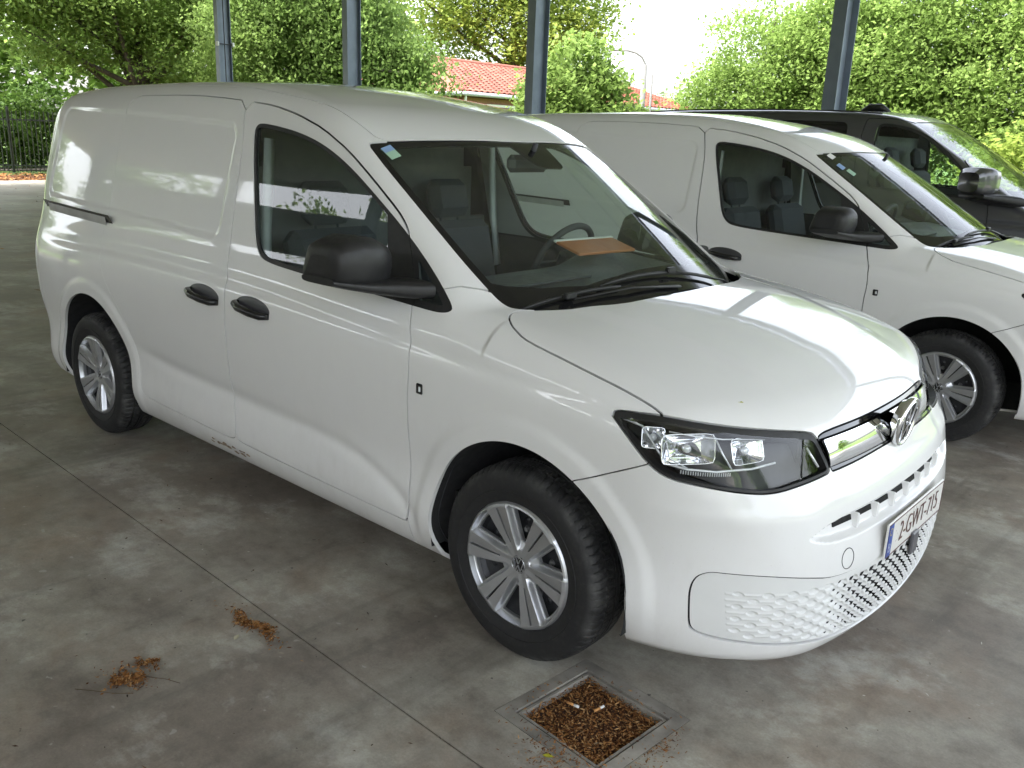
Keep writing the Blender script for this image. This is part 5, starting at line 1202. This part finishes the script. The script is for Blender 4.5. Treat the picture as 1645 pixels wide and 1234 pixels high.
    for y in (-.42,.42):
        s=empty('seat',(-1.15,y,.7)); s.parent=v; r=Matrix.Rotation(R(-12),3,'Y')
        mb=MB(); mb.box((-.25,0,.40),(.14,.48,.66),rot=r,bev=.05); mb.obj('seat_backrest',M['fabric'],s); mb=MB(); mb.box((-.33,0,.85),(.10,.26,.20),rot=r,bev=.04); mb.obj('headrest',M['fabric'],s); mb=MB(); mb.box((.05,0,.05),(.5,.5,.16),bev=.05); mb.obj('seat_cushion',M['fabric'],s)
    mb=MB(); mb.box((-1.6,0,.45),(5.0,1.3,.3)); mb.obj('floor_pan',M['gap'],v)
    # mirrors
    n=32
    def loft(secs,e=.55):
        V=[];F=[]
        for y,xc,zc,hx,hz in secs:
            for k in range(n):
                a=2*math.pi*k/n; V.append((xc+math.copysign(abs(math.cos(a))**e,math.cos(a))*hx,y,zc+math.copysign(abs(math.sin(a))**e,math.sin(a))*hz))
        for i in range(len(secs)-1):
            for k in range(n): F.append((i*n+k,i*n+(k+1)%n,(i+1)*n+(k+1)%n,(i+1)*n+k))
        F+= [tuple(range(n)),tuple((len(secs)-1)*n+k for k in range(n))[::-1]]; m=MB(); m.add(V,F,True); return m
    a=loft([(-.99,-.44,1.39,.07,.07),(-1.01,-.45,1.40,.10,.105),(-1.08,-.49,1.40,.12,.118),(-1.17,-.53,1.395,.115,.112),(-1.21,-.55,1.39,.08,.08)]).mesh('mirror_shell')
    b=loft([(-.90,-.28,1.235,.16,.035),(-.98,-.33,1.245,.17,.045),(-1.06,-.44,1.262,.15,.038),(-1.17,-.52,1.275,.10,.026)]).mesh('mirror_base')
    for s_ in (1,-1):
        e=empty('door_mirror'); e.parent=v; e.scale=(1,s_,1); link('mirror_shell',a,M['darkpaint'],e); link('mirror_base',b,M['black'],e)
        mb=MB(); mb.prism([(-.60,1.24),(-.42,1.235),(-.44,1.30),(-.60,1.395)],-.895,-.910,fn=lambda x,z,y:(x,y+(z-1.24)*.12,z)); mb.obj('mirror_sail',M['black'],e)
    mb=MB(); mb.tube([(-1.98,0,1.995),(-1.90,0,2.03),(-1.78,0,2.03),(-1.70,0,1.995)],[.02,.05,.05,.02],n=12,flat=.8); mb.obj('roof_aerial',M['black'],v)
    # roof ditch strip and headlamp
    P=[(x,-.765-.0*x,float(RB(np.array([x]))[0])-.028) for x in np.linspace(-4.0,-1.5,12)]
    for s_ in (1,-1): mb=MB(); mb.tube([(p[0],s_*p[1],p[2]) for p in P],.008,n=6); mb.obj('roof_strip',M['rubber'],v)
    for x in (0,-3.0):
        for s_ in (-1,1):
            w2=copy_tree(wheelproto,v); w2.location=(x,s_*.82,.3275); w2.rotation_euler=(0,0,0 if s_<0 else math.pi)
    w=empty('windscreen_wiper'); w.parent=v
    mb=MB(); mb.tube([(.05,-.60,1.20),(.02,-.30,1.24),(-.02,.10,1.26)],.012,n=6); mb.obj('wiper_arm',M['black'],w)
    return v
wheelproto=[c for c in van.children if c.name.startswith('wheel') and not c.name.startswith('wheel_arch')][0]
dark=build_dark(); dark.location=(0,6.65,0); dark.rotation_euler=(0,0,R(.6))
tagobj(dark,'dark grey van parked farthest away, behind the two white vans','van')
# ------------------------------------------------ second white van: a copy of the first
van2=copy_tree(van,swap=None); van2.location=(.247,3.344,0); van2.rotation_euler=(0,0,R(1.05))
tagobj(van2,'white panel van in the middle bay with three stickers on its windscreen','van')
for v_ in (van,van2): v_['group']='white panel vans'
def onws(x,y,h=.002): 
    z=float(smin(wsz(np.array([x]),np.array([abs(y)])),roof(np.array([x]),np.array([abs(y)])),.05)[0]); return Vector((x,y,z+h))
def sticker(parent,x0,x1,y0,y1,mat,name='windscreen_sticker',h=.001):
    mb=MB(); mb.add([onws(x0,y0,h),onws(x1,y0,h),onws(x1,y1,h),onws(x0,y1,h)],[(0,1,2,3)]); return mb.obj(name,mat,parent)
M['stg']=simple('pale_green_sticker',(.36,.55,.42),.4,var=.05); M['stb']=simple('pale_blue_sticker_band',(.25,.38,.62),.4,var=.05)
s1=sticker(van,-.925,-.862,-.645,-.600,M['stg']); sticker(s1,-.925,-.898,-.645,-.600,M['stb'],'sticker_band',.002)
sticker(van2,-.925,-.885,-.60,-.545,M['paper']); sticker(van2,-.845,-.800,-.63,-.585,M['stb']); sticker(van2,-.785,-.735,-.612,-.57,M['stg'])
# orange folder on the dash of the nearest van
fo_=empty('orange_folder',(-.655,.345,1.172),R(-6),'orange folder with a white top sheet lying on the dashboard of the nearest van','folder')
rt=Matrix.Rotation(R(14),3,'Y')
mb=MB(); mb.box((0,0,.004),(.15,.36,.012),rot=rt,bev=.003); mb.obj('folder_cover',M['orange'],fo_)
mb=MB(); mb.box((-.074,0,.027),(.016,.37,.010),rot=rt,bev=.002); mb.obj('paper_edge',M['paper'],fo_)
h=Vector(marchV(np.array([[.578,-.63,.5]]),np.array([[0,0,1.]]),1.0)[0])
mb=MB(); mb.add([(-.007,0,.001),(0,.003,.004),(.008,.001,.002),(.001,-.003,.002)],[(0,1,2,3)]); mb.tube([(-.006,-.002,.001),(-.002,-.007,.003)],.0008,n=5); o=mb.obj('leaf_scrap',M['yleaf'],None,loc=h); tagobj(o,'tiny dry yellow leaf scrap lying on the nearest van bonnet','leaf scrap')
